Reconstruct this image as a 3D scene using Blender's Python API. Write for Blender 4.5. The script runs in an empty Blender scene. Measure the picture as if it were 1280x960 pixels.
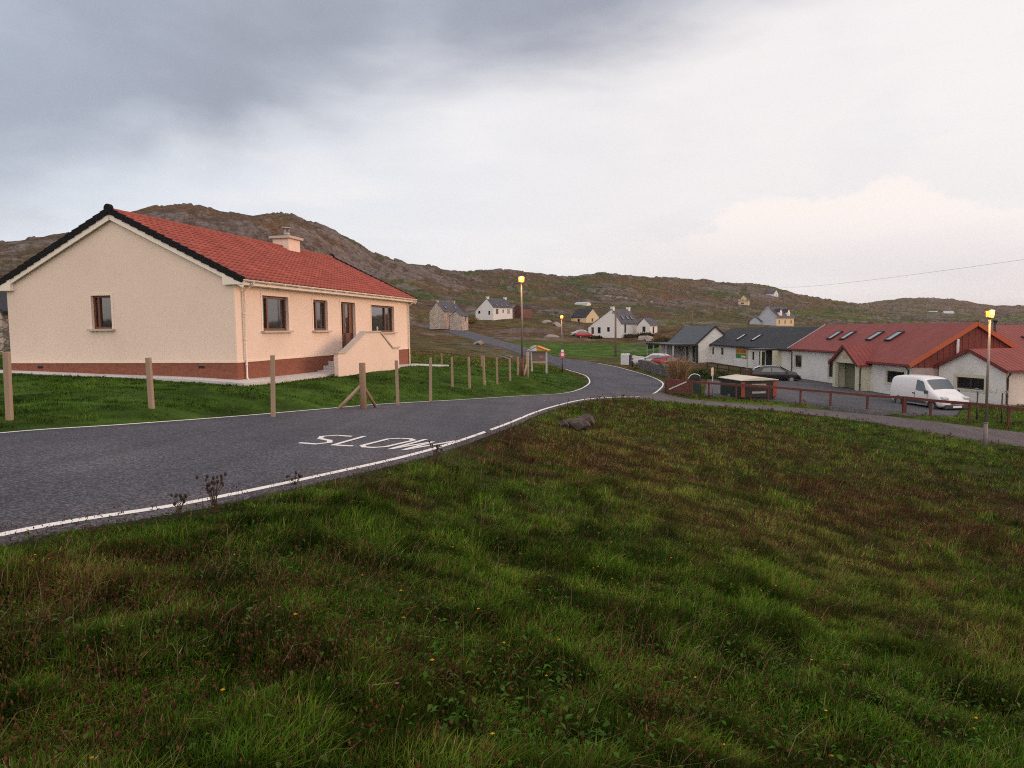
import bpy, bmesh, math, random
import numpy as np
from mathutils import Vector, Matrix

random.seed(7)
RNG = np.random.default_rng(11)
S = bpy.context.scene
COL = S.collection
PI = math.pi
R = math.radians

# ------------------------------------------------------------------ camera
F_PX, PITCH, ROLL = 880.0, R(4.39), R(-0.675)
cam_d = bpy.data.cameras.new('camera')
cam_d.sensor_width = 36.0
cam_d.lens = 36.0 * F_PX / 1280.0
cam_d.clip_start, cam_d.clip_end = 0.1, 20000.0
cam = bpy.data.objects.new('camera', cam_d)
COL.objects.link(cam)
M3 = Matrix.Rotation(PI / 2 - PITCH, 3, 'X') @ Matrix.Rotation(ROLL, 3, 'Z')
cam.matrix_world = M3.to_4x4()
S.camera = cam
MN = np.array(M3)


def ray(px, py):
    return MN @ np.array([(px - 640) / F_PX, -(py - 480) / F_PX, -1.0])


def at(px, py, Y=None, z=None):
    """survey helper: world point seen at a photo pixel, at forward distance Y or height z"""
    d = ray(px, py)
    t = Y / d[1] if Y is not None else z / d[2]
    return d * t


# ------------------------------------------------------------------ noise in numpy
def _hash(ix, iy, seed):
    h = (ix.astype(np.int64) * 374761393 + iy.astype(np.int64) * 668265263 + seed * 1442695041) & 0xFFFFFFFF
    h = ((h ^ (h >> 13)) * 1274126177) & 0xFFFFFFFF
    return ((h ^ (h >> 16)) & 0xFFFF) / 65535.0


def vnoise(x, y, seed=0):
    ix, iy = np.floor(x), np.floor(y)
    fx, fy = x - ix, y - iy
    ux, uy = fx * fx * (3 - 2 * fx), fy * fy * (3 - 2 * fy)
    a, b = _hash(ix, iy, seed), _hash(ix + 1, iy, seed)
    c, d = _hash(ix, iy + 1, seed), _hash(ix + 1, iy + 1, seed)
    return (a * (1 - ux) + b * ux) * (1 - uy) + (c * (1 - ux) + d * ux) * uy


def fbm(x, y, octaves=4, seed=0, gain=0.5):
    s, amp, tot = 0.0, 1.0, 0.0
    ca, sa = math.cos(0.6), math.sin(0.6)
    for o in range(octaves):
        s = s + amp * vnoise(x, y, seed + o * 17)
        tot += amp
        amp *= gain
        x, y = (x * ca - y * sa) * 2.03 + 13.7, (x * sa + y * ca) * 2.03 + 7.1
    return s / tot


def sstep(a, b, x):
    t = np.clip((x - a) / (b - a), 0, 1)
    return t * t * (3 - 2 * t)


# ------------------------------------------------------------------ object helpers
def thing(name, label, cat, loc=(0, 0, 0), rotz=0.0, group=None):
    o = bpy.data.objects.new(name, None)
    COL.objects.link(o)
    o.empty_display_size = 0.2
    o.location = tuple(float(v) for v in loc)
    o.rotation_euler = (0, 0, rotz)
    tag(o, label, cat, group)
    return o


def tag(o, label=None, cat=None, group=None, kind=None):
    if label: o['label'] = label
    if cat: o['category'] = cat
    if group: o['group'] = group
    if kind: o['kind'] = kind
    return o


def copy_tree(o, parent=None):
    c = o.copy()
    COL.objects.link(c)
    if parent is not None:
        c.parent = parent
    for ch in list(o.children):
        copy_tree(ch, c)
    return c


class MB:
    """collects shapes and links them as one mesh object"""
    def __init__(s):
        s.v, s.f, s.sm = [], [], []

    def add(s, vs, fs, smooth=False):
        n = len(s.v)
        s.v += [tuple(float(c) for c in v) for v in vs]
        s.f += [tuple(i + n for i in f) for f in fs]
        s.sm += [smooth] * len(fs)
        return s

    def poly(s, *vs):
        return s.add(vs, [tuple(range(len(vs)))])

    def box(s, x0, x1, y0, y1, z0, z1):
        vs = [(x, y, z) for z in (z0, z1) for y in (y0, y1) for x in (x0, x1)]
        return s.add(vs, [(0, 2, 3, 1), (4, 5, 7, 6), (0, 1, 5, 4), (2, 6, 7, 3), (0, 4, 6, 2), (1, 3, 7, 5)])

    def obox(s, c, ax, ay, az, hx, hy, hz):
        """box about centre c with axes and half sizes"""
        c, ax, ay, az = (np.array(q, float) for q in (c, ax, ay, az))
        vs = [c + ax * hx * i + ay * hy * j + az * hz * k for k in (-1, 1) for j in (-1, 1) for i in (-1, 1)]
        return s.add(vs, [(0, 2, 3, 1), (4, 5, 7, 6), (0, 1, 5, 4), (2, 6, 7, 3), (0, 4, 6, 2), (1, 3, 7, 5)])

    def bar(s, a, b, w, h, up=(0, 0, 1)):
        a, b, up = np.array(a, float), np.array(b, float), np.array(up, float)
        d = b - a
        L = np.linalg.norm(d); d /= L
        sd = np.cross(d, up); sd /= np.linalg.norm(sd)
        u2 = np.cross(sd, d)
        return s.obox((a + b) / 2, d, sd, u2, L / 2, w / 2, h / 2)

    def tube(s, pts, rads, n=10, cap=True, smooth=True):
        pts = [np.array(p, float) for p in pts]
        if not hasattr(rads, '__len__'): rads = [rads] * len(pts)
        vs, fs = [], []
        prev = None
        for i, p in enumerate(pts):
            d = pts[min(i + 1, len(pts) - 1)] - pts[max(i - 1, 0)]
            d = d / (np.linalg.norm(d) + 1e-12)
            ref = np.array([1.0, 0, 0]) if abs(d[0]) < 0.9 else np.array([0, 1.0, 0])
            if prev is not None: ref = prev
            u = ref - d * (ref @ d); u /= np.linalg.norm(u)
            w = np.cross(d, u)
            prev = u
            for k in range(n):
                a = 2 * PI * k / n
                vs.append(p + (u * math.cos(a) + w * math.sin(a)) * rads[i])
        for i in range(len(pts) - 1):
            for k in range(n):
                k2 = (k + 1) % n
                fs.append((i * n + k, i * n + k2, (i + 1) * n + k2, (i + 1) * n + k))
        s.add(vs, fs, smooth)
        if cap:
            m = (len(pts) - 1) * n
            s.add(vs[:n], [tuple(range(n - 1, -1, -1))])
            s.add(vs[m:], [tuple(range(n))])
        return s

    def prism(s, outline, ext, axis='y', o=0.0):
        """extrude a 2-D outline: axis y -> outline is (x,z); axis x -> (y,z); axis z -> (x,y)"""
        def P(a, b, e):
            return {'y': (a, e, b), 'x': (e, a, b), 'z': (a, b, e)}[axis]
        n = len(outline)
        vs = [P(a, b, o) for a, b in outline] + [P(a, b, o + ext) for a, b in outline]
        fs = [tuple(range(n - 1, -1, -1)), tuple(range(n, 2 * n))]
        fs += [(i, (i + 1) % n, n + (i + 1) % n, n + i) for i in range(n)]
        return s.add(vs, fs)

    def build(s, name, mat, parent=None, bevel=0.0, fixn=True):
        me = bpy.data.meshes.new(name)
        me.from_pydata(s.v, [], s.f)
        me.polygons.foreach_set('use_smooth', s.sm)
        me.materials.append(mat)
        if fixn:
            bm = bmesh.new(); bm.from_mesh(me)
            bmesh.ops.remove_doubles(bm, verts=bm.verts, dist=1e-5)
            bmesh.ops.recalc_face_normals(bm, faces=bm.faces)
            bm.to_mesh(me); bm.free()
        me.update()
        o = bpy.data.objects.new(name, me)
        COL.objects.link(o)
        if parent is not None: o.parent = parent
        if bevel:
            b = o.modifiers.new('bevel', 'BEVEL')
            b.width = bevel; b.segments = 2; b.limit_method = 'ANGLE'; b.angle_limit = R(40)
        return o


# ------------------------------------------------------------------ node helpers
class NT:
    def __init__(s, tree):
        s.t = tree
        s.n, s.l = tree.nodes, tree.links

    def node(s, typ, ins=None, **props):
        nd = s.n.new(typ)
        for k, v in props.items(): setattr(nd, k, v)
        for k, v in (ins or {}).items(): s.put(nd.inputs[k], v)
        return nd

    def put(s, sock, v):
        if hasattr(v, 'links') or isinstance(v, bpy.types.NodeSocket): s.l.new(v, sock)
        elif isinstance(v, (tuple, list)) and len(v) == 3 and sock.type == 'RGBA': sock.default_value = (*v, 1)
        else: sock.default_value = v

    def m(s, op, a, b=0.0, c=None, clamp=False):
        nd = s.n.new('ShaderNodeMath'); nd.operation = op; nd.use_clamp = clamp
        s.put(nd.inputs[0], a); s.put(nd.inputs[1], b)
        if c is not None: s.put(nd.inputs[2], c)
        return nd.outputs[0]

    def ramp(s, fac, a, b):
        """smooth 0..1 between a and b"""
        nd = s.n.new('ShaderNodeMapRange'); nd.interpolation_type = 'SMOOTHSTEP'
        s.put(nd.inputs['Value'], fac); s.put(nd.inputs['From Min'], a); s.put(nd.inputs['From Max'], b)
        return nd.outputs['Result']

    def mix(s, fac, a, b, mode='MIX'):
        nd = s.n.new('ShaderNodeMix'); nd.data_type = 'RGBA'; nd.blend_type = mode
        s.put(nd.inputs['Factor'], fac); s.put(nd.inputs['A'], a) if False else None
        s.put(nd.inputs[6], a); s.put(nd.inputs[7], b)
        return nd.outputs[2]

    def noise(s, vec, scale, detail=4.0, rough=0.55, dist=0.0):
        nd = s.node('ShaderNodeTexNoise', {'Scale': scale, 'Detail': detail, 'Roughness': rough, 'Distortion': dist})
        if vec is not None: s.l.new(vec, nd.inputs['Vector'])
        return nd.outputs['Fac']


def new_mat(name):
    m = bpy.data.materials.new(name)
    m.use_nodes = True
    nt = NT(m.node_tree)
    b = next(n for n in nt.n if n.type == 'BSDF_PRINCIPLED')
    return m, nt, b


def mat(name, col, rough=0.7, scale=3.0, amt=0.18, fine=40.0, fine_amt=0.08, bump=0.0, bump_scale=60.0, metal=0.0,
        spec=0.5, tint=None, tint_scale=0.7, tint_amt=0.0, stretch=(1, 1, 1)):
    """painted / mineral surface: base colour with broad and fine irregularity, optional stain tint and bump"""
    m, nt, b = new_mat(name)
    tc = nt.node('ShaderNodeTexCoord').outputs['Object']
    mp = nt.node('ShaderNodeMapping', {'Vector': tc, 'Scale': stretch}).outputs[0]
    n1 = nt.noise(mp, scale, 5)
    n2 = nt.noise(mp, fine, 3)
    v = nt.m('ADD', nt.m('MULTIPLY_ADD', n1, 2 * amt, 1 - amt), nt.m('MULTIPLY_ADD', n2, 2 * fine_amt, -fine_amt))
    comb = nt.node('ShaderNodeCombineColor', {0: v, 1: v, 2: v}).outputs[0]
    c = nt.mix(1.0, (*col, 1), comb, 'MULTIPLY')
    if tint:
        t = nt.m('MULTIPLY', nt.ramp(nt.noise(mp, tint_scale, 6, 0.6), 0.45, 0.75), tint_amt)
        c = nt.mix(t, c, (*tint, 1))
    nt.l.new(c, b.inputs['Base Color'])
    rg = nt.m('MULTIPLY_ADD', n1, 0.2, rough - 0.1, clamp=True)
    nt.l.new(rg, b.inputs['Roughness'])
    b.inputs['Metallic'].default_value = metal
    b.inputs['Specular IOR Level'].default_value = spec
    if bump:
        bn = nt.node('ShaderNodeBump', {'Strength': bump, 'Distance': 0.02, 'Height': nt.noise(mp, bump_scale, 4)})
        nt.l.new(bn.outputs[0], b.inputs['Normal'])
    return m


def glass_mat(name, col=(0.012, 0.014, 0.016), rough=0.04):
    m, nt, b = new_mat(name)
    tc = nt.node('ShaderNodeTexCoord').outputs['Object']
    n = nt.noise(tc, 1.3, 3)
    c = nt.mix(n, (*[q * 0.5 for q in col], 1), (*[q * 1.6 for q in col], 1))
    nt.l.new(c, b.inputs['Base Color'])
    b.inputs['Roughness'].default_value = rough
    b.inputs['Specular IOR Level'].default_value = 1.0
    b.inputs['Coat Weight'].default_value = 1.0
    b.inputs['Coat Roughness'].default_value = 0.03
    bn = nt.node('ShaderNodeBump', {'Strength': 0.05, 'Distance': 0.02, 'Height': nt.noise(tc, 2.2, 2)})
    nt.l.new(bn.outputs[0], b.inputs['Normal'])
    return m


def emit_mat(name, col, strength):
    m, nt, b = new_mat(name)
    b.inputs['Base Color'].default_value = (*col, 1)
    b.inputs['Emission Color'].default_value = (*col, 1)
    b.inputs['Emission Strength'].default_value = strength
    return m


def brick_mat(name, c1, c2, mortar, bw=0.225, bh=0.075, bump=0.3):
    m, nt, b = new_mat(name)
    tc = nt.node('ShaderNodeTexCoord').outputs['Object']
    sep = nt.node('ShaderNodeSeparateXYZ', {0: tc})
    u = nt.m('ADD', sep.outputs[0], sep.outputs[1])
    vec = nt.node('ShaderNodeCombineXYZ', {0: u, 1: sep.outputs[2], 2: 0.0}).outputs[0]
    br = nt.node('ShaderNodeTexBrick', {'Vector': vec, 'Color1': (*c1, 1), 'Color2': (*c2, 1), 'Mortar': (*mortar, 1), 'Scale': 1.0,
                                        'Mortar Size': 0.006, 'Brick Width': bw, 'Row Height': bh, 'Bias': 0.0})
    n = nt.noise(tc, 9.0, 5)
    v = nt.m('MULTIPLY_ADD', n, 0.9, 0.55)
    comb = nt.node('ShaderNodeCombineColor', {0: v, 1: v, 2: v}).outputs[0]
    nt.l.new(nt.mix(1.0, br.outputs[0], comb, 'MULTIPLY'), b.inputs['Base Color'])
    b.inputs['Roughness'].default_value = 0.85
    bn = nt.node('ShaderNodeBump', {'Strength': bump, 'Distance': 0.01, 'Height': nt.m('SUBTRACT', n, br.outputs['Fac'])})
    nt.l.new(bn.outputs[0], b.inputs['Normal'])
    return m


def stone_mat(name, col, scale=3.0, dark=0.35):
    """random rubble: voronoi stones with dark joints"""
    m, nt, b = new_mat(name)
    tc = nt.node('ShaderNodeTexCoord').outputs['Object']
    mp = nt.node('ShaderNodeMapping', {'Vector': tc, 'Scale': (1, 1, 1.8)}).outputs[0]
    vo = nt.node('ShaderNodeTexVoronoi', {'Vector': mp, 'Scale': scale})
    ve = nt.node('ShaderNodeTexVoronoi', {'Vector': mp, 'Scale': scale}, feature='DISTANCE_TO_EDGE')
    edge = nt.ramp(ve.outputs['Distance'], 0.01, 0.1)
    sep = nt.node('ShaderNodeSeparateColor', {0: vo.outputs['Color']})
    v = nt.m('MULTIPLY_ADD', sep.outputs[0], 0.8, 0.6)
    v = nt.m('MULTIPLY', v, nt.m('MULTIPLY_ADD', edge, 1 - dark, dark))
    v = nt.m('MULTIPLY', v, nt.m('MULTIPLY_ADD', nt.noise(tc, 14, 4), 0.6, 0.7))
    comb = nt.node('ShaderNodeCombineColor', {0: v, 1: v, 2: v}).outputs[0]
    nt.l.new(nt.mix(1.0, (*col, 1), comb, 'MULTIPLY'), b.inputs['Base Color'])
    b.inputs['Roughness'].default_value = 0.9
    bn = nt.node('ShaderNodeBump', {'Strength': 0.7, 'Distance': 0.05, 'Height': edge})
    nt.l.new(bn.outputs[0], b.inputs['Normal'])
    return m


def slate_mat(name, col, bh=0.25, bw=0.3):
    """roof covering seen from afar: courses of tiles with slight colour change tile to tile; uses UV laid along the slope"""
    m, nt, b = new_mat(name)
    uv = nt.node('ShaderNodeUVMap').outputs[0]
    br = nt.node('ShaderNodeTexBrick', {'Vector': uv, 'Color1': (*[c * 0.75 for c in col], 1), 'Color2': (*[c * 1.2 for c in col], 1),
                                        'Mortar': (*[c * 0.4 for c in col], 1), 'Scale': 1.0, 'Mortar Size': 0.02,
                                        'Brick Width': bw, 'Row Height': bh, 'Bias': 0.0})
    tc = nt.node('ShaderNodeTexCoord').outputs['Object']
    n = nt.noise(tc, 1.1, 6)
    v = nt.m('MULTIPLY_ADD', n, 0.9, 0.55)
    comb = nt.node('ShaderNodeCombineColor', {0: v, 1: v, 2: v}).outputs[0]
    nt.l.new(nt.mix(1.0, br.outputs[0], comb, 'MULTIPLY'), b.inputs['Base Color'])
    b.inputs['Roughness'].default_value = 0.65
    b.inputs['Specular IOR Level'].default_value = 0.3
    bn = nt.node('ShaderNodeBump', {'Strength': 0.6, 'Distance': 0.03, 'Height': nt.m('SUBTRACT', 1.0, br.outputs['Fac'])})
    nt.l.new(bn.outputs[0], b.inputs['Normal'])
    return m


def attr_mat(name, rough=0.9, transl=0.0, bump=0.0, mult=1.0, fine=(8.0, 0.5)):
    """vegetation / ground: colour stored per vertex, broken up by procedural noise"""
    m, nt, b = new_mat(name)
    a = nt.node('ShaderNodeAttribute', attribute_name='col').outputs['Color']
    tc = nt.node('ShaderNodeTexCoord').outputs['Object']
    c = a
    n = None
    if fine:
        n = nt.noise(tc, fine[0], 8, 0.65)
        v = nt.m('MULTIPLY_ADD', n, 2 * fine[1], (1 - fine[1]) * mult)
        if len(fine) > 2:
            n_b = nt.noise(tc, fine[2], 9, 0.68)
            v = nt.m('MULTIPLY', v, nt.m('MULTIPLY_ADD', nt.ramp(n_b, 0.28, 0.72), 1.1, 0.45))
        comb = nt.node('ShaderNodeCombineColor', {0: v, 1: v, 2: v}).outputs[0]
        c = nt.mix(1.0, a, comb, 'MULTIPLY')
    nt.l.new(c, b.inputs['Base Color'])
    b.inputs['Roughness'].default_value = rough
    b.inputs['Specular IOR Level'].default_value = 0.04
    if bump:
        bn = nt.node('ShaderNodeBump', {'Strength': bump, 'Distance': 0.15, 'Height': n})
        nt.l.new(bn.outputs[0], b.inputs['Normal'])
    if transl:
        out = next(q for q in nt.n if q.type == 'OUTPUT_MATERIAL')
        tr = nt.node('ShaderNodeBsdfTranslucent', {'Color': c})
        ms = nt.node('ShaderNodeMixShader', {0: transl, 1: b.outputs[0], 2: tr.outputs[0]})
        nt.l.new(ms.outputs[0], out.inputs['Surface'])
    return m

# ------------------------------------------------------------------ sky and sun
SUN_AZ, SUN_EL = R(75), R(9)          # measured from straight ahead (+Y) towards the right (+X)
world = bpy.data.worlds.new('World')
S.world = world
world.use_nodes = True
wt = NT(world.node_tree)
bg = next(n for n in wt.n if n.type == 'BACKGROUND')
sky = wt.node('ShaderNodeTexSky')
sky.sky_type = 'NISHITA'
sky.sun_disc = False
sky.sun_elevation = SUN_EL
sky.sun_rotation = SUN_AZ
sky.air_density, sky.dust_density, sky.ozone_density = 1.0, 1.5, 2.0
dirv = wt.node('ShaderNodeTexCoord').outputs['Generated']
sp = wt.node('ShaderNodeSeparateXYZ', {0: dirv})
az = wt.m('ARCTAN2', sp.outputs[0], sp.outputs[1])
el = wt.m('ARCSINE', sp.outputs[2])
sinaz = wt.m('SINE', az)
# cloud texture space: clouds lie on a far layer, so stretch them sideways near the horizon
flat = wt.node('ShaderNodeMapping', {'Vector': dirv, 'Scale': (1.0, 1.0, 2.6)}).outputs[0]
nA = wt.noise(flat, 2.2, 7, 0.52, 0.35)
nB = wt.noise(flat, 6.0, 8, 0.55, 0.2)
nC = wt.noise(wt.node('ShaderNodeMapping', {'Vector': dirv, 'Scale': (1.0, 1.0, 4.5), 'Rotation': (0.0, 0.12, 0.0)}).outputs[0], 3.2, 6, 0.5, 0.3)
edge = wt.m('MULTIPLY_ADD', sinaz, 0.245, 0.285)
edge = wt.m('ADD', edge, wt.m('MULTIPLY_ADD', nA, 0.28, -0.14))
edge = wt.m('ADD', edge, wt.m('MULTIPLY_ADD', nB, 0.06, -0.03))
dark = wt.ramp(wt.m('SUBTRACT', el, edge), -0.05, 0.13)
# brightness of the veil of high cloud below the dark bank
left = wt.ramp(az, 0.35, -0.6)
veil = wt.mix(left, (0.775, 0.742, 0.742, 1), (0.655, 0.695, 0.755, 1))
lowband = wt.m('MULTIPLY', wt.ramp(el, 0.20, 0.05), wt.ramp(az, -0.1, 0.45))
veil = wt.mix(wt.m('MULTIPLY', lowband, 0.75), veil, (0.68, 0.635, 0.655, 1))
v1 = wt.m('MULTIPLY', wt.ramp(nC, 0.46, 0.70), 0.50)
veil = wt.mix(v1, veil, (0.815, 0.79, 0.785, 1))
v2 = wt.m('MULTIPLY', wt.ramp(nB, 0.52, 0.30), 0.14)
veil = wt.mix(v2, veil, (0.56, 0.575, 0.62, 1))
# heaped clouds low on the right, warm where they face the sun
puff = wt.noise(wt.node('ShaderNodeMapping', {'Vector': dirv, 'Scale': (1.0, 1.0, 1.5)}).outputs[0], 9.0, 8, 0.6, 0.1)
top = wt.m('ADD', wt.m('MULTIPLY', wt.m('SINE', wt.m('MULTIPLY_ADD', az, 13.5, 1.9)), 0.022), 0.155)
top = wt.m('ADD', top, wt.m('MULTIPLY_ADD', puff, 0.12, -0.06))
heap = wt.m('MULTIPLY', wt.ramp(wt.m('SUBTRACT', top, el), 0.0, 0.012), wt.ramp(el, 0.06, 0.16))
heap = wt.m('MULTIPLY', heap, wt.ramp(az, 0.12, 0.3))
veil = wt.mix(wt.m('MULTIPLY', heap, 0.85), veil, (0.86, 0.785, 0.745, 1))
# the dark bank itself
d_in = wt.mix(wt.ramp(nA, 0.35, 0.65), (0.285, 0.300, 0.360, 1), (0.365, 0.390, 0.458, 1))
d_in = wt.mix(wt.m('MULTIPLY', wt.ramp(az, -0.15, -0.75), 0.5), d_in, (0.405, 0.475, 0.575, 1))
d_in = wt.mix(wt.m('MULTIPLY', wt.ramp(nB, 0.5, 0.72), 0.35), d_in, (0.445, 0.485, 0.555, 1))
cloud = wt.mix(dark, veil, d_in)
# thin bright cloud overhead, and the warm evening side of the sky behind the photographer
cloud = wt.mix(wt.m('MULTIPLY', wt.ramp(el, 0.62, 1.1), 0.9), cloud, (0.92, 0.88, 0.88, 1))
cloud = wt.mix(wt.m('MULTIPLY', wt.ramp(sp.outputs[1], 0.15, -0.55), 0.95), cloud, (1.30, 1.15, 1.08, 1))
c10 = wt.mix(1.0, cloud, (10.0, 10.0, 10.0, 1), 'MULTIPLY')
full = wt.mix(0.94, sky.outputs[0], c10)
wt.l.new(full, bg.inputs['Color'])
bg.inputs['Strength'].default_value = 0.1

sd = bpy.data.lights.new('sun', 'SUN')
sd.energy = 1.6
sd.angle = R(30)
sd.color = (1.0, 0.55, 0.33)
sun = bpy.data.objects.new('sun', sd)
COL.objects.link(sun)
to_sun = Vector((math.sin(SUN_AZ) * math.cos(SUN_EL), math.cos(SUN_AZ) * math.cos(SUN_EL), math.sin(SUN_EL)))
sun.rotation_euler = to_sun.to_track_quat('Z', 'Y').to_euler()

S.view_settings.view_transform = 'Standard'
S.view_settings.look = 'None'
S.view_settings.gamma = 1.0
S.view_settings.exposure = 0.3
S.cycles.use_denoising = False
S.cycles.filter_width = 1.1
S.cycles.max_bounces = 6
S.cycles.diffuse_bounces = 3
S.cycles.transparent_max_bounces = 6

# ------------------------------------------------------------------ survey: strips (road, lane, car park) and ground heights
def pts(lst):
    out = []
    for e in lst:
        if len(e) == 4: out.append(np.array(e[:3], float))          # world point
        elif e[2] > 5: out.append(at(e[0], e[1], Y=e[2]))
        else: out.append(at(e[0], e[1], z=e[2]))
    return np.array(out)


def catmull(P, n):
    """n samples through points P (centripetal enough for these gentle curves)"""
    k = len(P)
    t = np.linspace(0, k - 1, n)
    i = np.clip(np.floor(t).astype(int), 0, k - 2)
    f = (t - i)[:, None]
    p0, p1, p2, p3 = P[np.clip(i - 1, 0, k - 1)], P[i], P[i + 1], P[np.clip(i + 2, 0, k - 1)]
    return 0.5 * (2 * p1 + (p2 - p0) * f + (2 * p0 - 5 * p1 + 4 * p2 - p3) * f ** 2 + (3 * p1 - p0 - 3 * p2 + p3) * f ** 3)


road_o = pts([(-10.8, -13.4, -1.1, 0), (0, 681, -1.5), (250, 635.5, -1.65), (430, 595.5, -1.8), (520, 574, -1.95), (585, 554, -2.1), (640, 533, -2.3),
              (690, 512, -2.6), (735, 500.5, -2.95), (775, 497.5, -3.25), (812, 496, -3.55), (828, 488, -3.75), (832, 479, -3.95),
              (818, 471.5, -4.05), (800, 466, -4.1), (770, 458, -4.1), (735, 452, -4.15), (700, 447, -4.0), (675, 440, -3.4),
              (650, 432, -2.7), (620, 424, -1.8), (590, 415, 190), (565, 408.5, 215), (535, 405.5, 235)])
road_i = pts([(-15.6, -8.0, -1.1, 0), (0, 541.5, -1.55), (150, 531, -1.68), (300, 520, -1.92), (400, 511.5, -2.1), (480, 505, -2.3), (570, 500, -2.6),
              (650, 495, -2.95), (700, 492, -3.2), (722, 487, -3.4), (734, 480, -3.6), (735, 475, -3.75), (731, 470, -3.85),
              (722, 466.5, -3.95), (710, 463, -4.0), (698, 458.5, -4.05), (684, 453, -4.05), (668, 448, -3.8), (645, 441, -3.2),
              (625, 434.5, -2.6), (600, 428, -2.0), (575, 420, 170), (548, 412, 205), (525, 409, 222)])
lane_l = pts([(790, 498.2, -3.33), (860, 504.5, -3.75), (1000, 517, -4.3), (1100, 530, -4.6), (1200, 547, -4.85), (1280, 558, -5.0), (1400, 577, -5.2), (1600, 610, -5.4)])
lane_u = pts([(826, 490, -3.72), (868, 499.5, -3.95), (1000, 510, -4.4), (1100, 519, -4.6), (1200, 531, -4.75), (1280, 541, -4.85), (1400, 557, -5.0), (1600, 580, -5.2)])
park_n = pts([(880, 494, -4.0), (920, 497, -4.1), (1000, 504, -4.25), (1084, 513, -4.4), (1130, 517, -4.5), (1170, 519, -4.55), (1195, 520, -4.6)])
park_f = pts([(884, 474, -4.35), (925, 472, -4.5), (983, 470.5, -4.65), (1040, 477.5, -4.65), (1083, 485.5, -4.65), (1150, 498, -4.65), (1205, 508, -4.64)])
def lead_in(P):
    a, b = P[0], P[1]
    return np.concatenate([[a], [a + (b - a) * t for t in (0.3, 0.55, 0.72, 0.86)], P[1:]])


road_o, road_i = lead_in(road_o), lead_in(road_i)
STRIPS = [(catmull(road_o, 220), catmull(road_i, 220)), (catmull(lane_l, 60), catmull(lane_u, 60)), (catmull(park_n, 40), catmull(park_f, 40))]

HOUSE_O = np.array([-9.05, 23.2, -1.588])
HA = R(12.25)
HN = np.array([math.cos(HA), -math.sin(HA), 0.0])     # out of the front wall
HU = np.array([math.sin(HA), math.cos(HA), 0.0])      # along the front wall


def hw(x, y, z=0.0):
    """house coordinates (x out of the front, y along it) to world"""
    return HOUSE_O + HN * x + HU * y + np.array([0, 0, z])


ctrl = []
for a_, b_ in STRIPS:
    step = 3 if len(a_) > 100 else 2
    for q in range(0, len(a_), step):
        ctrl += [a_[q], b_[q]]
# lawn round the house
for q in ((0.9, -0.9, -0.02), (-4.5, -0.9, 0.18), (-9.0, -0.9, 0.32), (-13, -1, 0.4), (0.9, 5, -0.12), (1.9, 8, -0.2), (1.2, 12, -0.26), (1.2, 16.8, -0.32),
          (3.0, 18.5, -0.42), (-9, 8, 0.4), (-9, 17, 0.3), (-4, 18, 0.0), (-16, 6, 0.7)):
    ctrl.append(hw(*q))
ctrl += [np.array(q, float) for q in ((-13.5, 17, -1.42), (-11, 18, -1.46), (-9, 18, -1.54), (-7.2, 19, -1.66), (-6.3, 21.5, -1.78), (-11.5, 15, -1.5), (-8, 16, -1.6), (-16, 20, -1.3), (-9.2, 14, -1.5), (-10.3, 15.8, -1.47), (-7.8, 14, -1.6), (-8.6, 15.5, -1.55), (-11.2, 14, -1.46), (-13, 15, -1.4), (-9.8, 13.2, -1.52), (-8.2, 13.2, -1.6))]
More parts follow.
